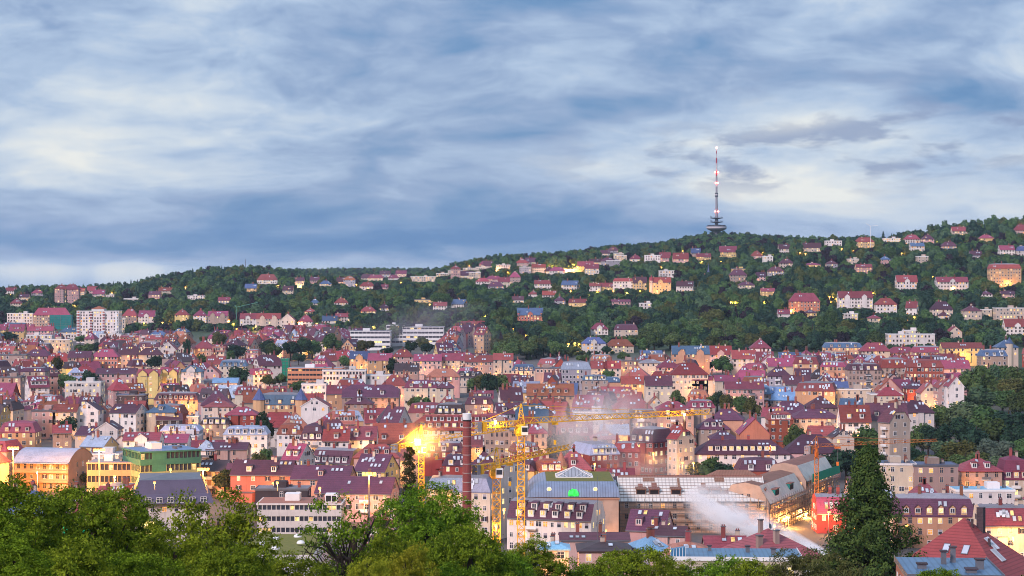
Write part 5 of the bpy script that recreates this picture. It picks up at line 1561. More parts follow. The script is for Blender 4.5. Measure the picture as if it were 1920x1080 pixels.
e, rf, he = fgroof('corner_house', 1440, 392, 16.5, 16.5, 28, 1052, 5.2, 'red pyramid roof with brown chimneys and satellite dish in front of the steam', TILEP, 'c')
for (xx, yy, zz, w_) in ((-4.4, -3.4, 2.2, .55), (-.6, -3.6, 3.0, .5), (-1.2, .8, 4.6, .4)):
    m = MB(); m.box(-w_, w_, -w_ * .8, w_ * .8, -1.5, 2.2, WM['b']); m.box(-w_ - .1, w_ + .1, -w_ * .8 - .1, w_ * .8 + .1, 2.2, 2.4, METAL); m.build('chimney', rf, (xx, yy, he + zz))
m = MB(); m.lathe([(.02, 0), (.3, .05), (.55, .2)], METAL, 14); o = m.build('satellite_dish', rf, (.2, -.2, he + 5.6)); o.rotation_euler = (R(75), 0, R(30))
m = MB(); m.bar((0, 0, 0), (0, 0, 5), .08, METAL); m.bar((-.6, 0, 4.6), (.6, 0, 4.6), .05, METAL); m.bar((-.4, 0, 4.1), (.4, 0, 4.1), .05, METAL); m.build('antenna', rf, (.5, .3, he + 4.8))
BLUEMET = surf('blue_sheet_roof', (.085, .18, .29), rough=.42, spec=.5, lines=('X', .8, .45), vary=.04, streak=.15)
def fgflat(name, u0, u1, d, dp, v, rz, wk, lab, topm, chim=()):
    z = HC - (v - V0) * d / F; y = d + dp / 2; x = ((u0 + u1) / 2 - U0) / F * d; w = (u1 - u0) * d / F; z0 = ground(x, y)
    e = building(name, x, y, z0, R(rz), w, dp, z - z0, .8, 'f', wk, 'L', 4, topmat=topm, chim=0, detail=False, lit=.2); rf = [c for c in e.children if c.name.startswith('roof')][0]
    for (xx, yy, w_, h_) in chim:
        m = MB(); m.box(-w_, w_, -w_, w_, 0, h_, METAL); m.box(-w_ - .15, w_ + .15, -w_ - .15, w_ + .15, h_, h_ + .15, RM['D']); m.build('roof_vent', rf, (xx * w, yy * dp, z - z0 + .35))
    reg(e, lab, 'house', (u0 + u1) / 2, v + 12); return e
fgflat('metal_roofed_house', 1716, 1890, 236, 15, 1086, -5, 's', 'flat blue-grey metal roof with vents at the bottom right corner', BLUEMET, ((-.02, .15, .3, 1.5), (.1, .25, .3, 1.8), (-.3, -.1, .5, .5), (.33, -.1, .45, 1.1), (.2, -.3, .6, .4)))
fgflat('metal_roofed_house', 1266, 1506, 350, 12, 1050, -3, 'c', 'long low blue metal roof behind the bottom row of trees', BLUEMET, ((.1, .1, .35, 1.0), (-.2, .2, .3, .9), (.3, 0, .4, .8)))
e = empty('glass_lantern', ((1270 - U0) / F * 352, 352, HC - 548 * 352 / F)); m = MB(); m.hexa([(-1.3, -1, 0), (1.3, -1, 0), (1.3, 1, 0), (-1.3, 1, 0), (-1.1, -.5, 1.7), (1.3, -.5, 2.1), (1.3, 1, 2.1), (-1.1, 1, 1.7)], surf('blue_glass', (.03, .16, .30), rough=.15, spec=1, lines=('X', .6, .7))); m.build('glazing', e)
m = MB()
for q in range(6): m.bar((-1.3 + .52 * q, -1.03, 0), (-1.1 + .48 * q, -.53, 1.7 + .08 * q), .06, TRIM)
m.build('glazing_bar', e); reg(e, 'small blue glass lantern standing on the long blue metal roof', 'roof lantern', 1275, 1030)
def house_at(u, v):
    return min(HOUSES, key=lambda h: abs(h[3] - u) + 2 * abs(h[4] - v))
def turret(h, fx, fy, r, zb, zt, cone, mat, wk='c'):
    e, s = h[0], h[5]; m = MB(); m.lathe([(r, zb), (r, zt)], WM[wk], 10, fx * s['w'], fy * s['dp']); m.lathe([(r + .3, zt), (r * .75, zt + cone * .3), (.05, zt + cone)], mat, 10, fx * s['w'], fy * s['dp']); m.build('turret', e)
h = house_at(525, 747)
for fx in (-.46, .46): turret(h, fx, -.4, 3.0, 0, h[5]['he'] + 2, 5.5, RM['B'], 'o')
h = house_at(1238, 536); turret(h, -.42, -.4, 1.8, -2, h[5]['he'] + 1.5, 6, RM['R'], 'c')
h = house_at(994, 590); [turret(h, fx, -.4, 1.3, 0, h[5]['he'] + 1.5, 4, RM['B'], 's') for fx in (-.45, .45)]
h = house_at(1075, 870); turret(h, -.35, -.45, 2.2, 0, h[5]['he'] + 1, 5, RM['K'], 'y')
h = house_at(1888, 650); turret(h, .1, -.4, 2.5, 0, h[5]['he'] + 2, 4, RM['B'], 'c')
dd = cast(1336, 530); e = empty('chapel', ((1336 - U0) / F * dd, dd + 6, ground((1336 - U0) / F * dd, dd + 6))); m = MB(); m.box(-9, 9, -5, 5, -4, 6, WM['p']); m.box(-6, -2.5, -6, -2, -4, 9, WM['w']); m.build('wall', e)
m = MB(); m.poly([(-9.4, -5.4, 6), (9.4, -5.4, 6), (9.4, 0, 9), (-9.4, 0, 9)], RM['K']); m.poly([(9.4, 5.4, 6), (-9.4, 5.4, 6), (-9.4, 0, 9), (9.4, 0, 9)], RM['K']); m.build('roof', e)
m = MB(); m.lathe([(2.6, 9), (1.2, 11.5), (.5, 15), (.04, 21)], RM['B'], 8, -4.2, -4); m.build('spire', e)
for q in range(4): link('window', W_L[0], e, (-.5 + q * 2.4, -5.02, 1.5), scale=(1, 1, 1.8))
reg(e, 'pink chapel with slim blue spire among the dark hillside trees', 'chapel', 1336, 520)

# ------------------------------------------------------------------ television tower on the wooded ridge
WHITEC = surf('tower_white', (.50, .46, .47), rough=.7, vary=.02); REDC = surf('tower_red', (.35, .05, .07), rough=.6, vary=.02); CONC = surf('tower_concrete', (.26, .25, .28), rough=.8, vary=.02)
DKST = surf('tower_dark_steel', (.045, .05, .07), rough=.6, vary=.02)
REDL = glow('red_beacon', (1.0, .10, .07), 14, 0); PINKL = glow('pink_beacon', (1.0, .30, .26), 18, 0)
dT = 3150.0; xT = (1343.5 - U0) / F * dT; zT = ground(xT, dT)
def vz(v): return HC - (v - V0) * dT / F - zT
def vr(pxw): return pxw * dT / F
e = empty('television_tower', (xT, dT, zT))
m = MB(); m.lathe([(vr(3.4), -3), (vr(3.2), vz(430)), (vr(2.6), vz(400)), (vr(2.3), vz(385)), (vr(1.9), vz(368)), (vr(1.7), vz(350))], CONC, 16); m.build('shaft', e)
m = MB(); m.lathe([(vr(5), vz(437)), (vr(8), vz(434)), (vr(17.5), vz(430)), (vr(19), vz(428)), (vr(19), vz(424.5)), (vr(17), vz(424))], CONC, 28); m.lathe([(vr(19.1), vz(427.6)), (vr(19.1), vz(425.8))], WHITEC, 28); m.lathe([(vr(17.2), vz(424)), (vr(17.2), vz(422.2)), (vr(6), vz(421.5))], DKST, 28); m.build('tower_pod', e)
for v, rr_ in ((416.5, 11.5), (409, 11.8)):
    m = MB(); m.lathe([(vr(4), vz(v + 1.5)), (vr(rr_), vz(v + .4)), (vr(rr_), vz(v - .6)), (vr(4), vz(v - 1))], DKST, 24)
    for q in range(10):
        a = q * .628; m.bar((vr(rr_ * .94) * math.cos(a), vr(rr_ * .94) * math.sin(a), vz(v)), (vr(rr_ * .94) * math.cos(a), vr(rr_ * .94) * math.sin(a), vz(v - 2.5 - (q % 3))), .5, DKST)
    m.build('antenna_deck', e)
m = MB(); m.lathe([(vr(2.9), vz(369)), (vr(2.9), vz(362))], DKST, 16); m.lathe([(vr(2.95), vz(366.5)), (vr(2.95), vz(364))], WHITEC, 16); m.build('collar', e)
bands = [(400, 385, 2.5, WHITEC), (350, 343, 1.9, WHITEC), (343, 330, 1.7, CONC), (330, 320, 1.6, REDC), (320, 306, 1.5, WHITEC), (306, 296, 1.4, REDC), (296, 288, .8, WHITEC), (288, 283, .8, REDC), (283, 277, .7, WHITEC)]
for a, b, w_, mt in bands[1:]:
    m = MB(); m.lathe([(vr(w_), vz(a)), (vr(w_ * .95), vz(b))], mt, 12); m.build('mast_section', e)
for v, off, mt in ((277, 0, PINKL), (323, -2.6, REDL), (323, 2.6, REDL), (343, -1.6, REDL), (343, 2.4, REDL), (396.5, -2.8, REDL), (396.5, 2.8, REDL)):
    m = MB(); m.lathe([(.1, -1.4), (1.2, -.8), (1.4, 0), (1.2, .8), (.1, 1.4)], mt, 10); m.build('warning_light', e, (vr(off), -vr(2), vz(v)))
tag(e, 'tall television tower with red-and-white mast and glowing red lamps on the ridge', 'television tower')

# ------------------------------------------------------------------ tower cranes
YEL = surf('crane_yellow', (.78, .42, .02), rough=.5, vary=.05, scale=1.0, amt=.3); ORG = surf('crane_orange', (.55, .17, .03), rough=.5, vary=.05); GRN = surf('crane_green', (.10, .30, .24), rough=.5)
def lattice(m, A, B, w, mat, bay, bw, tri=False, taper=1.0):
    """square (or triangular) trussed boom from A to B"""
    A, B = Vector(A), Vector(B); d = (B - A).normalized(); up = Vector((0, 0, 1)) if abs(d.z) < .9 else Vector((0, 1, 0))
    x = d.cross(up).normalized(); y = x.cross(d).normalized(); n = max(2, int((B - A).length / bay))
    cs = [(-.5, 0), (.5, 0), (0, .9)] if tri else [(-.5, -.5), (.5, -.5), (.5, .5), (-.5, .5)]
    def P(q, i): t = q / n; s = w * (1 + (taper - 1) * t); return A.lerp(B, t) + (x * cs[i][0] + y * cs[i][1]) * s
    k = len(cs)
    for i in range(k):
        m.bar(P(0, i), P(n, i), bw * 1.35, mat)
        for q in range(n):
            j = (i + 1) % k
            m.bar(P(q, i), P(q + 1, j), bw, mat) if q % 2 else m.bar(P(q, j), P(q + 1, i), bw, mat)
            if not tri or i == 0: m.bar(P(q, i), P(q, j), bw, mat)
def crane(label, um, d, v_apex, v_jib, jib_end, cj_end, mat, mw=1.9, bw=.15, name='tower_crane', cab=True, lamp=True, zbase=None):
    """mast at column UM; the jib runs level to where the photo shows its tip, the counter-jib the other way"""
    x = (um - U0) / F * d; z0 = ground(x, d) if zbase is None else zbase
    zj = HC - (v_jib - V0) * d / F; za = HC - (v_apex - V0) * d / F
    e = empty(name, (x, d, z0)); hj, ha = zj - z0, za - z0
    def pt(uv):
        dd = (HC - zj) * F / (uv[1] - V0); return Vector(((uv[0] - U0) / F * dd - x, dd - d, hj))
    J, C = pt(jib_end), pt(cj_end)
    m = MB(); m.box(-2, 2, -2, 2, -2.5, .5, CONC); lattice(m, (0, 0, .3), (0, 0, hj - 3.2), mw, mat, mw * .95, bw); m.build('mast', e)
    m = MB(); q_ = 1.0 if cab else .6; m.lathe([(mw * .75 * q_, hj - 3.3), (mw * .95 * q_, hj - 2.6), (mw * .95 * q_, hj - 1.6), (mw * .6 * q_, hj - .2)], mat, 10); m.build('slewing_ring', e)
    m = MB(); lattice(m, (0, 0, hj - .2), (0, 0, ha), mw * .95, mat, mw * .9, bw, taper=.15); m.build('tower_peak', e)
    dj = J.normalized() if J.length else Vector((1, 0, 0)); dj = Vector((J.x, J.y, 0)).normalized(); dc = Vector((C.x, C.y, 0)).normalized()
    m = MB(); lattice(m, Vector((0, 0, hj)) + dj * .6, J, mw * .85, mat, 1.7, bw * .85, True, .8); m.build('jib', e)
    m = MB(); lattice(m, Vector((0, 0, hj)) + dc * .6, C, mw * .8, mat, 1.7, bw * .85, False, .9); m.build('counter_jib', e)
    for q in range(2):
        m = MB(); b = C - dc * (1.4 + q * 1.6) ; px_ = dc.cross(Vector((0, 0, 1))); m.hexa([b + dc * a + px_ * bb + Vector((0, 0, zz)) for zz in (-1.6, .9) for a, bb in ((-.6, -.9), (.6, -.9), (.6, .9), (-.6, .9))], mat if q else CONC); m.build('counterweight', e)
    for t in (.38, .82):
        m = MB(); m.bar((0, 0, ha - .3), Vector((0, 0, hj)).lerp(J, t) + Vector((0, 0, .9)), .11, mat); m.build('tie_rod', e)
    m = MB(); m.bar((0, 0, ha - .3), C - dc * 1.5 + Vector((0, 0, .6)), .13, mat); m.build('tie_rod', e)
    if cab:
        c = MB(); c.box(-.9, .9, -1.1, 1.0, -2.2, .2, TRIM); c.box(-.75, .75, -1.16, -1.1, -1.3, -.1, GLASS); c.box(.9, .95, -.9, .5, -1.3, -.1, GLASS); c.build('cab', e, (dj.x * .6 + .5, -1.1, hj - .8))
    t = .17; p = Vector((0, 0, hj)).lerp(J, t); m = MB(); m.box(p.x - .9, p.x + .9, p.y - .6, p.y + .6, p.z - .8, p.z - .2, mat); m.bar(p + Vector((0, 0, -.8)), p + Vector((0, 0, -5)), .08, METAL); m.box(p.x - .35, p.x + .35, p.y - .25, p.y + .25, p.z - 6.2, p.z - 5, mat); m.build('trolley', e)
    u, v = px(x, d, zj); reg(e, label, 'crane', u, v, 'tower cranes on the building site'); return e, x, d, zj, dj, dc, hj
c1 = crane('tallest yellow tower crane with long jib, in front of the white mansard house', 977, 552, 757, 794, (1332, 776), (888, 798), YEL, 1.95)
c2 = crane('shorter yellow crane between brick chimney and tallest crane', 931, 530, 838, 873, (1067, 841), (887, 879), YEL, 1.9)
c3 = crane('floodlit yellow crane glowing behind the dark conifer', 790, 640, 796, 829, (948, 807), (736, 839), YEL, 1.7)
c4 = crane('slim orange crane in front of the orange-lit scaffolded wing', 1531, 640, 817, 838, (1757, 827), (1511, 842), ORG, 1.15, .075, cab=False)
d5 = cast(1632, 470); e5 = crane('tiny pale crane on the hilltop beside the pink villa', 1632, d5, 421, 427, (1640, 426.5), (1622, 427.5), TRIM, 1.2, .3, cab=False) if False else None
d6 = 2080.0
def smallmast(u, v0, v1, d, lab, name, arm=None, mat=METAL, w=.35):
    x = (u - U0) / F * d; z0 = HC - (v1 - V0) * d / F; z1 = HC - (v0 - V0) * d / F; zg = ground(x, d); e = empty(name, (x, d, min(z0, zg)))
    m = MB(); m.bar((0, 0, -1), (0, 0, z1 - min(z0, zg)), w, mat, w * .6); m.build('pole', e)
    if arm:
        for (du, dv) in arm:
            m = MB(); m.bar((0, 0, z1 - min(z0, zg) - .5), (du / F * d, 0, z1 - min(z0, zg) - dv * d / F), w * .8, mat); m.build('arm', e)
    reg(e, lab, 'mast' if 'crane' not in name else 'crane', u, (v0 + v1) / 2); return e
smallmast(443, 575, 611, 2060, 'small green crane by the villas under the left hill', 'small_crane', ((40, -8), (-3, -3)), GRN, .6)
smallmast(1632, 423, 462, 2330, 'thin white crane mast on hilltop beside the pink villa', 'small_crane', ((-8, -4), (14, 0)), TRIM, .55)
smallmast(460, 486, 505, 2900, 'thin radio mast on the left wooded hilltop', 'radio_mast', None, METAL, 1.0)
smallmast(1120, 893, 1008, 500, 'thin aerial pole rising past the glass pyramid hall', 'aerial_pole', None, METAL, .13)
smallmast(1294, 968, 1050, 380, 'thin dark aerial pole above the long blue roof', 'aerial_pole', ((-4, 4), (5, 5), (-3, 9)), METAL, .13)

# brick chimney stack with steel bands
dC = 520.0; xC = (875.5 - U0) / F * dC; zC = ground(xC, dC); e = empty('brick_chimney', (xC, dC, zC)); hC = HC - (775 - V0) * dC / F - zC
STACK = surf('stack_brick', (.26, .060, .055), rough=.85, scale=.5, fine=.3, vary=.03, streak=.3, lines=('Z', .5, .25))
m = MB(); m.lathe([(1.35, -3), (1.2, hC * .3), (1.02, hC - 1.6)], STACK, 20); m.build('shaft', e)
m = MB(); m.lathe([(1.10, hC - 1.6), (1.14, hC), (.8, hC), (.75, hC - .5)], TRIM, 20); m.lathe([(1.16, hC - 1.9), (1.16, hC - 1.6)], DARK, 20); m.build('stack_cap', e)
for k in range(10):
    z = hC - 3.6 - k * 2.3; r_ = 1.02 + (hC - 1.6 - z) / (hC * .7) * .18 + .03; m = MB(); m.lathe([(r_, z - .07), (r_, z + .07)], surf('steel_band', (.5, .42, .38), rough=.5) if k == 0 else MATS['steel_band'], 20); m.build('steel_band', e)
tag(e, 'tall round brick chimney with white cap and thin steel bands', 'chimney')

# ------------------------------------------------------------------ trees in the town and the park, read off the photo: column, top row, width px, height m, kind, leaf

for (u, v, wpx, h, pk, lk, d) in TOWN_TREES:
    x = (u - U0) / F * d
    pk2 = {'round': 'round%d' % rng.randrange(5), 'cone': 'cone%d' % rng.randrange(2), 'column': 'column'}[pk]
    tree(x, d, h, wpx * d / F * (1.3 if u > 1690 else 1.15), pk2, lk)

# ------------------------------------------------------------------ the wooded slopes: nearest trees single, the rest one wood
PROT = [(s['u0'] + 1, s['u1'] - 1, s['vr'], s['ve'] + (.34 if 'lit' in s['opt'] and isinstance(s['opt']['lit'], float) and s['kind'] == 'villa' and s['u1'] - s['u0'] <= 31 and s['d'] > 1500 else .66) * (s.get('vb', s['ve'] + s['he'] * F / s['d'] * .55) - s['ve']), s['d']) for s in SPEC]
for q in HL.split('|'):
    u_, v_ = (float(t) for t in q.split()); d_ = cast(u_, v_, 5.5, 1180); PROT.append((u_ - 5, u_ + 5, v_ - 3, v_ + 5, d_))
PROT.append((1044, 1096, 488, 509, cast(1070, 508, 0, 1180) - 2))
WOOD_V = []; WOOD_F = []; nbase = 0; NTREE = 0; LIMIT = 150
VILL = [s for s in SPEC if s['kind'] == 'villa']; VX = np.array([[s['x'], s['y'], max(s['w'], s['dp']) * .62 + 2] for s in VILL])
d = 760.0; wood = []; edge_wood = []
SPECIALTREE = [(1222, 9), (0, 0)]
def wooded(u, v):
    return v < town_edge(min(max(u, 0), 1919)) + 6 or in_green(u, v) or (u > 1922 and in_park(u, v))
cand = 0
while d < 5300:
    x = -.31 * d
    step = 10 if d < 2500 else 11 if d < 3900 else 16
    while x < .31 * d:
        x += rng.uniform(.7, 1.6) * step
        y = d + rng.uniform(-.5, .5) * step
        z0 = ground(x, y); tall = rng.random(); h = rng.uniform(11, 18) + (5 if tall > .93 else 0) if d < 2700 else rng.uniform(12, 17)
        w = h * rng.uniform(.75, 1.15)
        u, vt = px(x, y, z0 + h); vb = px(x, y, z0)[1]
        if not (-230 < u < 2150) or not wooded(u, vb): continue
        du = w / 2 * F / y; a, b = span(u - du * .7, u + du * .7)
        if b - a < 2: continue
        vis = float(np.mean(SKY[a:b]))
        if vis - vt < (6.8 if d < 2500 else 2.5): continue
        if np.any(np.hypot(VX[:, 0] - x, VX[:, 1] - y) < VX[:, 2] + w * .3): continue
        # shrink a tree that would hide a villa standing behind it, or leave it out
        tries = 0
        while covers(u - du * .8, u + du * .8, vt, y, 1.0) and tries < 4:
            h *= .72; w *= .85; u, vt = px(x, y, z0 + h); du = w / 2 * F / y; tries += 1
        if covers(u - du * .8, u + du * .8, vt, y, 1.0) or h < 2.5: continue
        a, b = span(u - du * .7, u + du * .7)
        if b > a: SKY[a:b] = np.minimum(SKY[a:b], vt + 1.2 + .25 * (vb - vt))
        a, b = span(u - du * .35, u + du * .35)
        if b > a: SKY[a:b] = np.minimum(SKY[a:b], vt + .8)
        r = rng.random()
        pk = 'cone' if r < .07 else 'column' if r < .10 else 'round'
        lk = 'purple' if rng.random() < .07 else 'dark' if pk == 'cone' or rng.random() < .32 else 'olive' if rng.random() < .20 else 'green'
        (wood if -10 < u < 1930 else edge_wood).append((x, y, z0, h, w if pk == 'round' else w * .55, pk, lk))
    d += step * .55
print('WOOD', len(wood))
wood.sort(key=lambda q: -(q[3] * q[4] / q[1] ** 2))
for (x, y, z0, h, w, pk, lk) in wood[:LIMIT]:
    pk2 = {'round': 'round%d' % rng.randrange(5), 'cone': 'cone%d' % rng.randrange(2), 'column': 'column'}[pk]
    tree(x, y, h, w, pk2, lk, group='trees on the wooded slope')
mats_w = [LEAF['wood'], LEAF['dark'], LEAF['green'], LEAF['olive'], LEAF['purple'], LEAF['pale']]; MIW = []
for (x, y, z0, h, w, pk, lk) in wood[LIMIT:] + edge_wood:
    V, Fq = PROTO['lowcone' if pk == 'cone' else 'low%d' % rng.randrange(3)]
    a = rng.uniform(0, 6.28); c_, s_ = math.cos(a), math.sin(a)
    Vw = np.stack([(V[:, 0] * c_ - V[:, 1] * s_) * w / 2 + x, (V[:, 0] * s_ + V[:, 1] * c_) * w / 2 + y, (V[:, 2] + 1) * h / 2 * .95 + z0 + h * .03], 1)
    WOOD_V.append(Vw); WOOD_F.append(Fq + nbase); nbase += len(V)
    k = {'dark': 1, 'green': rng.choice((0, 2, 2, 5)), 'olive': 3, 'purple': 4}[lk]; MIW.append(np.full(len(Fq), k))
wm_ = npmesh('wood', np.concatenate(WOOD_V), np.concatenate(WOOD_F), mats_w, mi=np.concatenate(MIW))
tag(link('hillside_wood', wm_), 'dense green wood of many trees covering the hills behind the town', 'woodland', None, 'stuff')

# ------------------------------------------------------------------ the trees just below the lookout
rgf = np.random.default_rng(21)
def fgproto(name, nl, leaf, nleaf, squash, r0=.16, r1=.30, clump=42, spread=.80, core=.62):
    C, Rr = lobes_round(rgf, nl, r0, r1, squash, spread)
    V, Fq = crown_np(rgf, C, Rr, nleaf, leaf, up=.9, jit=.55, clump=clump, core=core); V = V / np.quantile(np.abs(V), .998, axis=0); PROTO[name] = (V, Fq); return C, Rr
LOB = {}
LOB['fg0'] = fgproto('fg0', 74, .0205, 76000, .8, core=0); LOB['fg1'] = fgproto('fg1', 66, .0205, 76000, .75, core=0); LOB['fg2'] = fgproto('fg2', 80, .0205, 76000, .9, core=0)
LOB['fgs'] = fgproto('fgs', 34, .024, 7500, .95, .10, .20, 34, .95, 0)
LOB['fgb'] = fgproto('fgb', 40, .024, 24000, .7, .14, .26, 34, .85, 0)
def fgtree(u, v, wpx, d, pk, lk, label, hh=None, name='leafy_tree', squ=1.0, bare=0):
    x = (u - U0) / F * d; zt = HC - (v - V0) * d / F; z0 = ground(x, d); w = wpx * d / F; h = max(zt - z0, w * .6)
    ch = min(h * .9, w * 1.05 * squ); e = empty(name, (x, d, z0)); zc = h - ch / 2
    link('crown', crown_mesh(pk, lk), e, (0, 0, zc), rz=rng.uniform(0, 6.28), scale=(w / 2, w / 2, ch / 2))
    C, Rr = LOB.get(pk, LOB['fg0']); m = MB(); b = .022 * h + .05
    m.tube([(0, 0, -.5), (.1, 0, zc * .5), (0, .1, zc), (.1, 0, zc + ch * .25)], [b * 1.3, b, b * .7, b * .3], BARK, 8)
    for i in range(0, min(len(C), 18 if not bare else 34), 1):
        p = Vector((C[i][0] * w / 2, C[i][1] * w / 2, zc + C[i][2] * ch / 2)); st = Vector((0, 0, zc - ch * .45 + ch * .5 * (i % 5) / 5)); md = st.lerp(p, .5) + Vector((0, 0, -.04 * w))
        m.tube([st, md, p], [b * .45, b * .28, b * .08], BARK, 5)
        if bare:
            for q in range(3): m.tube([md, md.lerp(p, .6) + Vector(rgf.normal(size=3) * .05 * w), p + Vector(rgf.normal(size=3) * .13 * w)], [b * .16, b * .1, b * .03], BARK, 4)
    m.build('trunk', e); reg(e, label, 'bush' if name == 'bush' else 'tree', u, v + wpx * .4, 'leafy trees below the lookout'); TREES_FG.append(e); return e
TREES_FG = []
FG = [(40, 893, 250, 92, 'fg0', 'near', 'big bright green tree filling the lower left corner'),
      (175, 908, 230, 105, 'fg1', 'near', 'broad green tree left of the slate mansard hall'),
      (-60, 925, 240, 80, 'fg2', 'near', 'green crown cut by the left edge below the lit hall'),
      (245, 940, 190, 112, 'fg2', 'near', 'darker tree right of the broad corner tree, lights showing through'),
      (408, 918, 230, 120, 'fgb', 'near', 'open-crowned tree with spreading boughs below the slate hall'),
      (325, 985, 190, 98, 'fgb', 'near', 'loose dark green tree in front of the spreading tree, lower left'),
      (120, 1010, 240, 74, 'fg0', 'near', 'low leafy crown along the bottom edge, left corner'),
      (250, 1035, 210, 76, 'fg1', 'near', 'low leafy crown at the bottom, second from left corner'),
      (20, 1000, 200, 68, 'fg2', 'near', 'nearest dark crown in the bottom left corner'),
      (440, 1025, 190, 92, 'fg1', 'near', 'green crown below the open-crowned tree at bottom'),
      (548, 1034, 170, 110, 'fg0', 'near', 'low green crown in front of the turf-roofed hall'),
      (500, 1046, 150, 118, 'fg2', 'near', 'small bush-like crown below the turf-roofed hall'),
      (662, 930, 215, 132, 'fgs', 'near', 'sparse tree with thin bare branches in front of long cream office'),
      (800, 906, 215, 150, 'fg0', 'near', 'dense round green tree below the dark conifer'),
      (880, 985, 180, 142, 'fg1', 'near', 'dense green tree right of the round green tree'),
      (735, 990, 150, 128, 'fgb', 'near', 'open green tree between sparse tree and yellow-green bush'),
      (768, 1018, 120, 116, 'fgb', 'lime', 'bright yellow-green bush at the bottom centre'),
      (690, 1042, 110, 112, 'fgb', 'lime', 'yellow-green bush under the sparse bare tree'),
      (1000, 1005, 120, 168, 'fg2', 'near', 'green tree at the foot of the yellow cranes'),
      (940, 1030, 160, 150, 'fg1', 'near', 'green crown below the cranes, bottom edge'),
      (850, 1055, 170, 120, 'fg0', 'near', 'low green crown right of the yellow-green bush'),
      (1075, 1048, 175, 170, 'fg0', 'near', 'low crown in front of the blue pavilion roof'),
      (1195, 1026, 175, 178, 'fg1', 'near', 'green crown in front of the glazed pyramid roof house'),
      (1130, 1041, 148, 172, 'fg2', 'near', 'green crown below the brown hipped roof, bottom edge'),
      (1262, 1048, 162, 175, 'fg2', 'near', 'green crown before the left end of the blue metal roof'),
      (1345, 1042, 175, 175, 'fg0', 'near', 'green crown before the middle of the long blue roof'),
      (1425, 1050, 162, 172, 'fg1', 'near', 'green crown before the red pyramid roof, bottom edge'),
      (1505, 1028, 175, 160, 'fg2', 'olive', 'olive green crown left of the great dark conifer'),
      (1570, 1038, 162, 150, 'fgb', 'olive', 'light olive crown at the foot of the great dark conifer'),
      (-190, 935, 240, 88, 'fg0', 'near', 'big green crown standing past the left edge of the view'),
      (2010, 1020, 230, 120, 'fg1', 'near', 'broad green crown standing past the right edge of the view'),
      (1760, 1066, 110, 120, 'fg1', 'near', 'small green crown before the flat metal roof at bottom right')]
for f_ in FG:
    fgtree(*f_[:7], name='bush' if 'bush' in f_[6] and 'lime' in f_ else 'leafy_tree', bare=1 if f_[4] == 'fgs' else 0)
# great sequoia: whorled boughs that end in tufts
def bigfir(u, v, wpx, d, label, lk, boughs=150, tufts=14, leaves=42, leaf=.0072, tuft=.027, lo=.58, belly=1.0, name='conifer'):
    x = (u - U0) / F * d; zt = HC - (v - V0) * d / F; z0 = ground(x, d); h = zt - z0; w = wpx * d / F; e = empty(name, (x, d, z0))
    r_ = np.random.default_rng(int(u)); T, A = [], []; C = []; m = MB()
    for i in range(boughs):
        t = .04 + .95 * ((i + .5) / boughs) ** .9; a = i * 2.399 + r_.normal() * .3; Rm = w / 2 * (1 - t) ** belly * r_.uniform(lo, 1.08) + .25
        z_in = t * h; droop = -.10 * Rm; 
        pts = [Vector((0, 0, z_in)), Vector((math.cos(a) * Rm * .5, math.sin(a) * Rm * .5, z_in + droop)), Vector((math.cos(a) * Rm, math.sin(a) * Rm, z_in + droop * .4 + .10 * Rm))]
        m.tube(pts, [w * .007, w * .005, w * .002], BARK, 4)
        k = max(3, int(tufts * (.35 + .65 * (1 - t))))
        for q in range(k):
            f = .32 + .70 * (q + r_.random()) / k; p = pts[0].lerp(pts[1], f * 2) if f < .5 else pts[1].lerp(pts[2], (f - .5) * 2)
            sp_ = .17 * Rm * r_.normal(); C.append((p.x - math.sin(a) * sp_, p.y + math.cos(a) * sp_, p.z + r_.normal() * .05 * Rm + .02 * w)); T.append(t); A.append(a)
    C = np.array(C); T = np.array(T); A = np.array(A); k = np.repeat(np.arange(len(C)), leaves); sz = (w * tuft) * (1 - .35 * T)[k][:, None] * r_.uniform(.6, 1.25, len(C))[k][:, None]
    P = C[k] + r_.normal(size=(len(k), 3)) * sz * np.array([1, 1, .75]); N = (P - C[k]) + np.array([0, 0, .7]) * sz + np.stack([np.cos(A), np.sin(A), A * 0], 1)[k] * sz * .6
    V, Fq = quads_np(P, N + r_.normal(size=P.shape) * sz * .4, leaf * w * r_.uniform(.7, 1.4, len(P)), r_, .5)
    link('crown', npmesh('crown', V, Fq, [LEAF[lk]]), e)
    m.tube([(0, 0, -1), (0, 0, h * .5), (0, 0, h * .97)], [w * .045, w * .03, .03], BARK, 9); m.build('trunk', e); reg(e, label, 'conifer', u, v + wpx * .3); return e
bigfir(1626, 847, 435, 285, 'great dark green conifer with tufted boughs at lower right', 'fir')
bigfir(768, 836, 80, 250, 'dark shaggy narrow conifer beside the floodlit crane', 'brown', boughs=70, tufts=7, leaves=40, leaf=.028, tuft=.075, lo=.5, belly=.55)

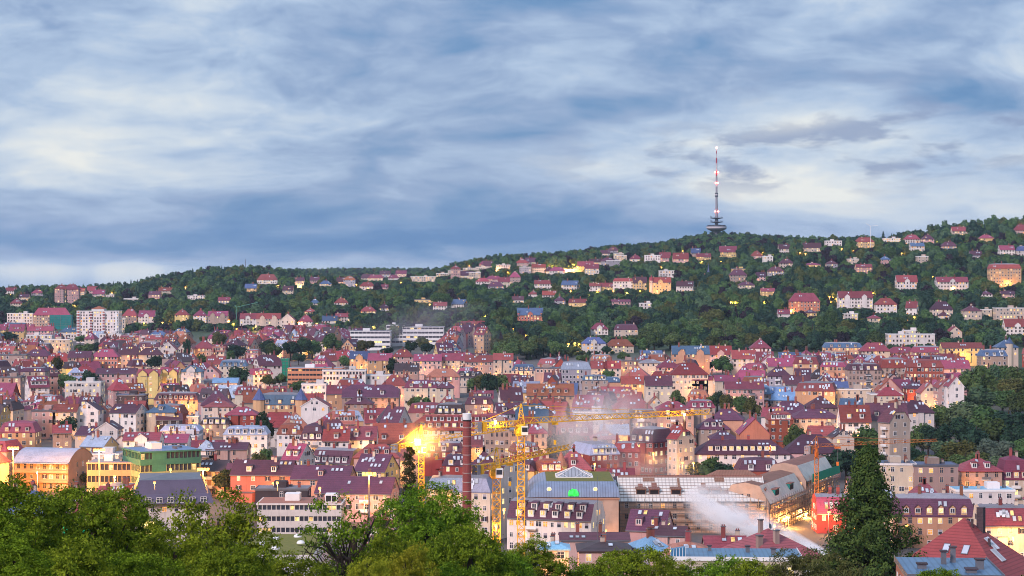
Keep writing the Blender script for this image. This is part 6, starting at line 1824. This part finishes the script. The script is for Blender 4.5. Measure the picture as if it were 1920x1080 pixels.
# ------------------------------------------------------------------ street lamps
LAMPM = glow('sodium_lamp', (1.0, .40, .06), 5.5, 0); LAMPW = glow('yellow_floodlight', (1.0, .72, .22), 30, 0)
def lampmesh(r, mat):
    m = MB(); m.lathe([(.05, -r * .6), (r * .8, -r * .4), (r, 0), (r * .7, r * .4), (.05, r * .55)], mat, 10); return m.mesh('lamp_head')
LH = {r: lampmesh(r, LAMPM) for r in (.35, .5, .7, .9)}
def polemesh(h):
    m = MB(); m.bar((0, 0, -1.5), (0, 0, h), .16, METAL, .1); m.bar((0, 0, h), (0, -.9, h + .25), .09, METAL); return m.mesh('pole')
PM = {h: polemesh(h) for h in (5.0, 7.0)}
_ld = {}
def lampdata(p, c):
    k = (round(p), c)
    if k not in _ld:
        l = bpy.data.lights.new('lamp_light', 'POINT'); l.energy = p; l.color = c; l.shadow_soft_size = .35; _ld[k] = l
    return _ld[k]
SOD = (1.0, .44, .10)
def lamp(x, y, power, r=.5, h=7.0, z=None, color=SOD, uv=None, group='street lamps'):
    z = ground(x, y) if z is None else z
    e = empty('street_lamp', (x, y, z)); link('pole', PM[h], e); link('lamp_head', LH[r], e, (0, -.9, h + .1))
    o = bpy.data.objects.new('lamp_light', lampdata(power, color)); COL.objects.link(o); o.parent = e; o.location = (0, -1.0, h - .9)
    u, v = px(x, y, z + h); tag(e, None, 'street lamp', group); LAMPS.append((e, u, v)); return e
LAMPS = []

for q in HL.split('|'):
    u, v = (float(t) for t in q.split()); d = cast(u, v, 5.5, 1180); bright = 1020 < u < 1090 and v < 507
    lamp((u - U0) / F * d, d, 4200 if not bright else 26000, .9 if d > 1500 else .5, 5.0)
# lamps in the town streets: in front of houses that show some wall
vis_h = [h for h in HOUSES if h[5]['kind'] != 'villa' and h[5]['d'] < 1900]
rng2 = random.Random(3); rng2.shuffle(vis_h); n = 0; used = []
for h in vis_h:
    s = h[5]
    if n >= 135: break
    if s.get('vis', 9999) - s['vr'] < 14: continue
    x = s['x'] + rng2.uniform(-.4, .4) * s['w']; y = s['bb'][2] - 4.0
    if any(math.hypot(x - a, y - b) < 18 for a, b in used) or any(q['bb'][0] - 1 < x < q['bb'][1] + 1 and q['bb'][2] - 1 < y < q['bb'][3] + 1 for q in SPEC if abs(q['y'] - y) < 60): continue
    used.append((x, y)); n += 1
    lamp(x, y, rng2.choice((600, 1000, 1600, 3200)) * (1.3 if s['d'] < 800 else 1), .5, 7.0)
# floodlight masts
def mast(u, v, d, power, label, hm=None, color=(1.0, .38, .04)):
    x = (u - U0) / F * d; zg = ground(x, d); z = HC - (v - V0) * d / F; h = z - zg; e = empty('floodlight_mast', (x, d, zg))
    m = MB(); m.bar((0, 0, -1), (0, 0, h), .5, METAL, .36); m.bar((-1.8, 0, h), (1.8, 0, h), .3, METAL); m.build('pole', e)
    for xx in (-1.5, -.5, .5, 1.5):
        m = MB(); m.hexa([(xx - .35, -.5, h + .05), (xx + .35, -.5, h + .05), (xx + .35, .3, h + .15), (xx - .35, .3, h + .15), (xx - .35, -.4, h + .75), (xx + .35, -.4, h + .75), (xx + .35, .3, h + .75), (xx - .35, .3, h + .75)], LAMPM); m.build('floodlight', e)
    o = bpy.data.objects.new('lamp_light', lampdata(power, color)); COL.objects.link(o); o.parent = e; o.location = (0, -1.2, h - .6)
    reg(e, label, 'floodlight mast', u, v + 20, 'floodlight masts'); return e
mast(25, 842, 700, 60000, 'glowing floodlight mast at the far left edge')
mast(186, 846, 668, 70000, 'floodlight mast in front of the orange-lit office wing')
mast(381, 882, 640, 7000, 'short floodlight mast beside the olive round tree')
mast(692, 891, 560, 6000, 'floodlight mast among purple roofs left of the shaggy conifer')
def bare(x, y, z, p, c=SOD, soft=.4):
    o = bpy.data.objects.new('work_light', lampdata(p, c)); COL.objects.link(o); o.location = (x, y, z); return o
def worklamp(u, v, d, p, label, c=SOD, mat=None, w=.5, kind='work_lamp', lightoff=(0, -1, -.6)):
    """site floodlight in a housing on a short post or on a crane"""
    x = (u - U0) / F * d; z = HC - (v - V0) * d / F; e = empty(kind, (x, d, z)); mat = mat or LAMPM
    m = MB(); m.hexa([(-w, -.3, -w), (w, -.3, -w), (w * .7, .4, -w * .7), (-w * .7, .4, -w * .7), (-w, -.3, w), (w, -.3, w), (w * .7, .4, w * .7), (-w * .7, .4, w * .7)], METAL); m.build('housing', e)
    m = MB(); m.box(-w * .9, w * .9, -.36, -.3, -w * .9, w * .9, mat); m.build('lens', e)
    m = MB(); zg = ground(x, d); m.bar((0, .2, 0), (0, .2, zg - z if z - zg < 14 else -2.2), .12, METAL); m.build('bracket', e)
    o = bpy.data.objects.new('lamp_light', lampdata(p, c)); COL.objects.link(o); o.parent = e; o.location = lightoff
    reg(e, label, 'floodlight', u, v, 'site floodlights'); return e
worklamp(783, 829, 636, 26000, 'dazzling yellow floodlight on the left crane', (1.0, .38, .012), LAMPW, .95, lightoff=(0, -2.0, .3))
worklamp(929, 791, 548, 3500, 'bright yellow lamp on counter-jib of the tallest crane', (1.0, .62, .12), LAMPW, .4)
worklamp(1283, 777, 578, 1500, 'yellow lamp near the tip of the longest crane jib', (1.0, .62, .12), LAMPW, .28)
for (u, v, d, p, lab) in ((1478, 968, 632, 11000, 'work light at the foot of the lit scaffold'), (1510, 960, 656, 11000, 'second work light along the lit scaffold, nearer the crane'), (1545, 945, 680, 11000, 'work light under the green-netted scaffold'), (1452, 985, 612, 11000, 'work light at the corner of the lit scaffold by the steam'),
                          (930, 985, 526, 4500, 'work light at the foot of the shorter yellow crane'), (945, 955, 548, 2500, 'work light between the two yellow cranes'), (842, 930, 540, 3000, 'work light on the lit site wall left of the brick chimney'), (1136, 995, 606, 900, 'warm lamp in the gap right of the white mansard house'), (1020, 893, 650, 4500, 'lamp lighting the yellow house with red mansard roof'), (1072, 893, 655, 3000, 'lamp lighting the turreted yellow house'), (1300, 868, 745, 3500, 'lamp at the foot of the cream gable beside the brick house'),
                          (1676, 858, 830, 3500, 'orange lamp at the foot of the tall cream gable'), (1440, 835, 770, 2500, 'lamp behind the white house with lit dormers'), (1700, 985, 470, 2500, 'lamp before the red mansard house with five dormers'), (1600, 990, 470, 1800, 'lamp hidden behind the great conifer'),
                          (290, 905, 585, 1500, 'lamp before the slate mansard hall'), (600, 915, 560, 2600, 'lamp before the long salmon house row'), (520, 905, 560, 2600, 'lamp at left part of the long salmon house row'), (560, 1003, 520, 2000, 'lamp at the foot of the long cream office'), (320, 880, 640, 1600, 'lamp behind the small ochre house'),
                          (1225, 850, 700, 3500, 'lamp at the foot of the red brick corner house'), (1115, 870, 680, 2500, 'lamp in front of the red brick school'), (70, 885, 690, 40000, 'floodlight before the barrel-roofed hall'), (215, 893, 668, 26000, 'floodlight before the orange-lit office wing')):
    worklamp(u, v, d, p, lab, SOD, None, .32)
# banner plate on the left crane: a square and a bracket
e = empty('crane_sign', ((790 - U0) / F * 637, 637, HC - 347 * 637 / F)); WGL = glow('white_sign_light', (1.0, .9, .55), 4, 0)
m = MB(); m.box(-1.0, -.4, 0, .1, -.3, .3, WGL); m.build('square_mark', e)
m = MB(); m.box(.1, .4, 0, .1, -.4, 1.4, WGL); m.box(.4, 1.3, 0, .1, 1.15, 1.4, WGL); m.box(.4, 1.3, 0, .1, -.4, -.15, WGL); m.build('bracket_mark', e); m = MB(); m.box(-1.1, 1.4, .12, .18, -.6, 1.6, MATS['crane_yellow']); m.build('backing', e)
reg(e, 'white square and bracket sign on the floodlit crane mast', 'sign', 795, 845)
# green light and yellow light seen between the near trees
def litsign(u, v, d, w, h, c, st, lab):
    e = empty('lit_canopy', ((u - U0) / F * d, d, HC - (v - V0) * d / F)); m = MB(); m.box(-w, w, 0, 1.5, -h, h, glow('canopy_' + lab.split()[0], c, st, .3)); m.build('light_panel', e)
    m = MB(); m.box(-w - .1, w + .1, .1, 1.6, h, h + .2, METAL); m.box(-w, -w + .3, .2, .6, -h - 6, -h, METAL); m.box(w - .3, w, .2, .6, -h - 6, -h, METAL); m.build('canopy_frame', e); reg(e, lab, 'lit canopy', u, v)
litsign(146, 998, 330, 2.4, .9, (.0, .85, .45), 1.2, 'green lit canopy glimpsed through the left trees')
litsign(272, 990, 330, 1.2, 1.0, (1.0, .72, .22), 3, 'yellow lit canopy glimpsed between the left trees')

# ------------------------------------------------------------------ steam and smoke
def volume(name, dens, col, nscale, lo, hi, fall=1.6, aniso=.2, stretch=(1, 1, 1), jet=False):
    m, t, out, g = newmat(name); tcn = nd(t, 'ShaderNodeTexCoord')
    mp = nd(t, 'ShaderNodeMapping'); t.links.new(tcn.outputs['Object'], mp.inputs[0]); mp.inputs['Scale'].default_value = stretch
    n = g.noise(mp.outputs[0], nscale, 5, .6, .8).outputs[0]
    if jet:      # narrow at +x where it leaves the vent, spreading towards -x
        sx = nd(t, 'ShaderNodeSeparateXYZ'); t.links.new(tcn.outputs['Object'], sx.inputs[0]); q = g.m('MULTIPLY', g.m('SUBTRACT', 1.0, sx.outputs[0]), .5, clamp=True)
        wd_ = g.m('ADD', g.m('MULTIPLY', q, .85), .12); rr = g.m('SQRT', g.m('ADD', g.m('MULTIPLY', sx.outputs[1], sx.outputs[1]), g.m('MULTIPLY', sx.outputs[2], sx.outputs[2])))
        f = g.m('MULTIPLY', g.m('POWER', g.m('SUBTRACT', 1.0, g.m('DIVIDE', rr, wd_), clamp=True), fall), g.m('POWER', g.m('SUBTRACT', 1.0, q, clamp=True), .7))
    else:
        ln = nd(t, 'ShaderNodeVectorMath', operation='LENGTH'); t.links.new(tcn.outputs['Object'], ln.inputs[0])
        f = g.m('POWER', g.m('SUBTRACT', 1.0, ln.outputs['Value'], clamp=True), fall)
    dn = g.m('MULTIPLY', g.m('MULTIPLY', g.mr(n, lo, hi, .0, 1), f), dens)
    v = nd(t, 'ShaderNodeVolumePrincipled'); v.inputs['Color'].default_value = col + (1,); v.inputs['Anisotropy'].default_value = aniso
    t.links.new(dn, v.inputs['Density']); t.links.new(v.outputs[0], out.inputs['Volume']); return m
def cloud(name, u, v, d, wpx, hpx, dep, mat, label, roll=0.0):
    sv, a_, t_ = sphere_np(16, 9); m = MB(); nu = 16; m.v = [tuple(q) for q in sv]; k = m.mi(mat)
    for i in range(nu): m.f.append((0, 1 + (i + 1) % nu, 1 + i)); m.m.append(k); m.f.append((t_, a_ + i, a_ + (i + 1) % nu)); m.m.append(k)
    for j in range(7):
        for i in range(nu): s0 = 1 + j * nu; m.f.append((s0 + i, s0 + (i + 1) % nu, s0 + nu + (i + 1) % nu, s0 + nu + i)); m.m.append(k)
    o = m.build(name, None, ((u - U0) / F * d, d, HC - (v - V0) * d / F)); o.rotation_euler = (0, R(roll), 0); o.scale = (wpx * d / F / 2, dep, hpx * d / F / 2)
    tag(o, label, 'steam' if 'steam' in name else 'smoke', None, 'stuff'); return o
cloud('steam', 1415, 985, 520, 300, 125, 13, volume('steam_jet', 3.2, (.994, .99, .988), 2.3, .40, .70, 1.25, 0, (.85, 1, 1.05), True), 'white steam jet streaming diagonally in front of the white sheeted roof', 22)
cloud('steam', 1120, 800, 760, 270, 170, 30, volume('steam_thin', .14, (.97, .93, .91), 1.9, .38, .66, 1.3, .2, (1, 1, .6)), 'thin pale steam plume rising over roofs right of the tallest crane', -12)
cloud('steam', 1215, 872, 690, 260, 80, 12, volume('steam_wisp', .075, (.97, .92, .91), 1.8, .38, .66, 1.2, .2, (.6, 1, 1.2)), 'pinkish steam wisp before the red brick corner house', 10)
cloud('steam', 797, 828, 630, 112, 90, 8, volume('bloom_steam', .13, (.96, .92, .86), 1.5, .25, .7, 1.3), 'steam puff added for the yellow glow around the floodlit crane', 0)  # steam volume added to stand in for the floodlight's bloom
cloud('smoke', 790, 605, 1720, 290, 90, 60, volume('smoke_thin', .010, (.62, .50, .58), 2.0, .34, .62, 1.1), 'faint purple smoke drifting in front of the wooded slope', -10)
cloud('smoke', 890, 640, 1560, 120, 60, 30, volume('smoke_thin_b', .014, (.55, .44, .54), 2.0, .34, .62, 1.1), 'small purple smoke veil beside the dark grove', -10)

# ------------------------------------------------------------------ evening haze over the whole valley
hm, ht_, ho_, hg_ = newmat('haze_air'); hv_ = nd(ht_, 'ShaderNodeVolumePrincipled'); hv_.inputs['Color'].default_value = (.62, .78, 1.0, 1); hv_.inputs['Density'].default_value = 2.8e-5; hv_.inputs['Anisotropy'].default_value = 0.0
ht_.links.new(hv_.outputs[0], ho_.inputs['Volume'])
m = MB(); m.box(-6100, 6100, -450, 9700, -32, 262, hm); tag(m.build('haze'), 'thin bluish evening haze lying over the whole town and hills', 'haze', None, 'stuff')

# ------------------------------------------------------------------ labels for what came out of loops: look + nearest landmark
LM = [(h[3], h[4]) for h in []]
MARK = [(185, 612, 'white tower block'), (90, 858, 'barrel-roofed hall'), (300, 862, 'green office'), (312, 915, 'slate mansard hall'), (560, 970, 'long cream office'), (590, 708, 'salmon office'),
        (690, 640, 'left clinic block'), (790, 632, 'right clinic block'), (875, 800, 'brick chimney'), (977, 800, 'tallest crane'), (931, 880, 'shorter yellow crane'), (785, 830, 'floodlit crane'),
        (1085, 910, 'glass pyramid hall'), (1290, 918, 'white sheeted roof'), (1531, 850, 'slim orange crane'), (1343, 430, 'television tower'), (1625, 950, 'great conifer'), (768, 870, 'shaggy conifer'),
        (1810, 1010, 'big red pyramid roof'), (1240, 815, 'red brick corner house'), (1390, 850, 'white lit-dormer house'), (1683, 810, 'tall cream gable'), (1810, 800, 'hillside park'), (525, 750, 'turreted slate-roofed house'),
        (850, 790, 'huge red hipped roof'), (735, 812, 'rust-red roof'), (530, 690, 'green scaffold net'), (113, 600, 'teal tarpaulin'), (1240, 536, 'turreted cream villa'), (994, 590, 'blue-roofed palace villa'), (1336, 520, 'chapel spire'),
        (1295, 655, 'long slate-blue roof'), (1290, 690, 'white red-hipped house'), (450, 770, 'red brick hipped house'), (340, 800, 'silver mansard roof'), (155, 726, 'white modern block'), (330, 742, 'long ochre mansard'), (1040, 730, 'big dormered red roof'),
        (1730, 680, 'white-balconied brick mansard'), (1620, 745, 'long flat cream building'), (1525, 790, 'cream hipped house'), (1720, 895, 'flat beige blocks'), (1750, 960, 'red mansard house'), (1045, 960, 'white mansard house'), (540, 885, 'long salmon house row'),
        (500, 600, 'wide cream hillside villa'), (1885, 515, 'big ochre villa'), (1605, 562, 'white twin-gabled villa'), (1620, 455, 'pink hilltop villa'), (1065, 503, 'yellow lamp cluster'), (345, 597, 'yellow cube villa'), (1700, 635, 'white terraced block'), (465, 505, 'left wooded hilltop'), (650, 510, 'far blue ridge'), (1840, 590, 'cream pointed-roof villa'), (500, 525, 'pink hipped villa')]
ORD = ['leftmost', 'second from left', 'third from left', 'fourth from left', 'fifth from left', 'sixth from left', 'seventh from left', 'eighth from left', 'ninth from left', 'tenth from left']
def rel(u, v, skip=0, own=None):
    ms = sorted(MARK, key=lambda m: ((m[0] - u) / 1.0) ** 2 + ((m[1] - v) * 1.6) ** 2); ms = [m for m in ms if math.hypot(m[0] - u, m[1] - v) > 12]; mu, mv, ph = ms[skip]
    du, dv = u - mu, v - mv; far_ = math.hypot(du, dv)
    lead = 'close ' if far_ < 45 else '' if far_ < 110 else 'well '
    side = 'left of' if du < 0 else 'right of'
    if abs(dv) > abs(du): w = ('just ' if far_ < 40 else 'well ' if far_ > 110 else '') + ('above' if dv < 0 else 'below')
    else: w = lead + side
    return w + ' ' + ph
def autolabel(items, groupname=None):
    """items: (object, look, u, v); every label ends up on one thing only"""
    taken = {}; todo = list(items)
    for skip in range(3):
        d_ = {}
        for it in todo: d_.setdefault(it[1] + ' ' + rel(it[2], it[3], skip), []).append(it)
        nxt = []
        for lab, its in d_.items():
            if len(its) == 1 and lab not in taken: its[0][0]['label'] = lab; taken[lab] = 1
            elif skip == 2 or len(its) > 2:
                its.sort(key=lambda t: t[2])
                for i, it in enumerate(its):
                    nm = ('left one' if i == 0 else 'right one') if len(its) == 2 else ORD[i] if i < 10 else 'rightmost' if i == len(its) - 1 else 'number %d from left' % (i + 1)
                    l2 = it[1] + ' ' + rel(it[2], it[3], skip) + ', ' + nm
                    if l2 in taken: nxt.append(it)
                    else: it[0]['label'] = l2; taken[l2] = 1
            else: nxt += its
        todo = nxt
    return todo
it = []
for (e, look, cat, u, v, s) in HOUSES:
    tag(e, None, cat, {'villa': 'villas on the wooded slopes', 'town house': 'houses of the old town', 'tenement house': 'tall houses of the old town', 'apartment block': 'flat-roofed blocks in the town'}[cat])
    o = s['opt']
    if o.get('dorms', 0) > 1: look = look.replace(' roof', ' dormered roof') if len(look.split()) < 7 else look
    it.append((e, look, u, v))
left = autolabel(it)
it = []
for (e, lk, kind, wpx, hpx, u, v, lab) in TREES:
    size = 'tall' if hpx / max(1, wpx) > 1.35 and kind == 'tree' else 'broad' if wpx > 38 else 'small' if wpx < 18 else ''
    col = {'green': 'green', 'dark': 'dark green', 'olive': 'olive', 'purple': 'purple-leaved', 'silver': 'silvery', 'pale': 'pale green'}[lk]
    it.append((e, ' '.join(q for q in (size, col, {'tree': 'round-crowned tree', 'conifer': 'pointed conifer', 'poplar': 'slim columnar tree'}[kind]) if q), u, v))
left += autolabel(it)
left += autolabel([(e, 'orange street lamp', u, v) for e, u, v in LAMPS])
for q in left: print('UNLABELLED', q[1])
for o in list(COL.objects):
    for k in ('_u', '_v'):
        if k in o: del o[k]
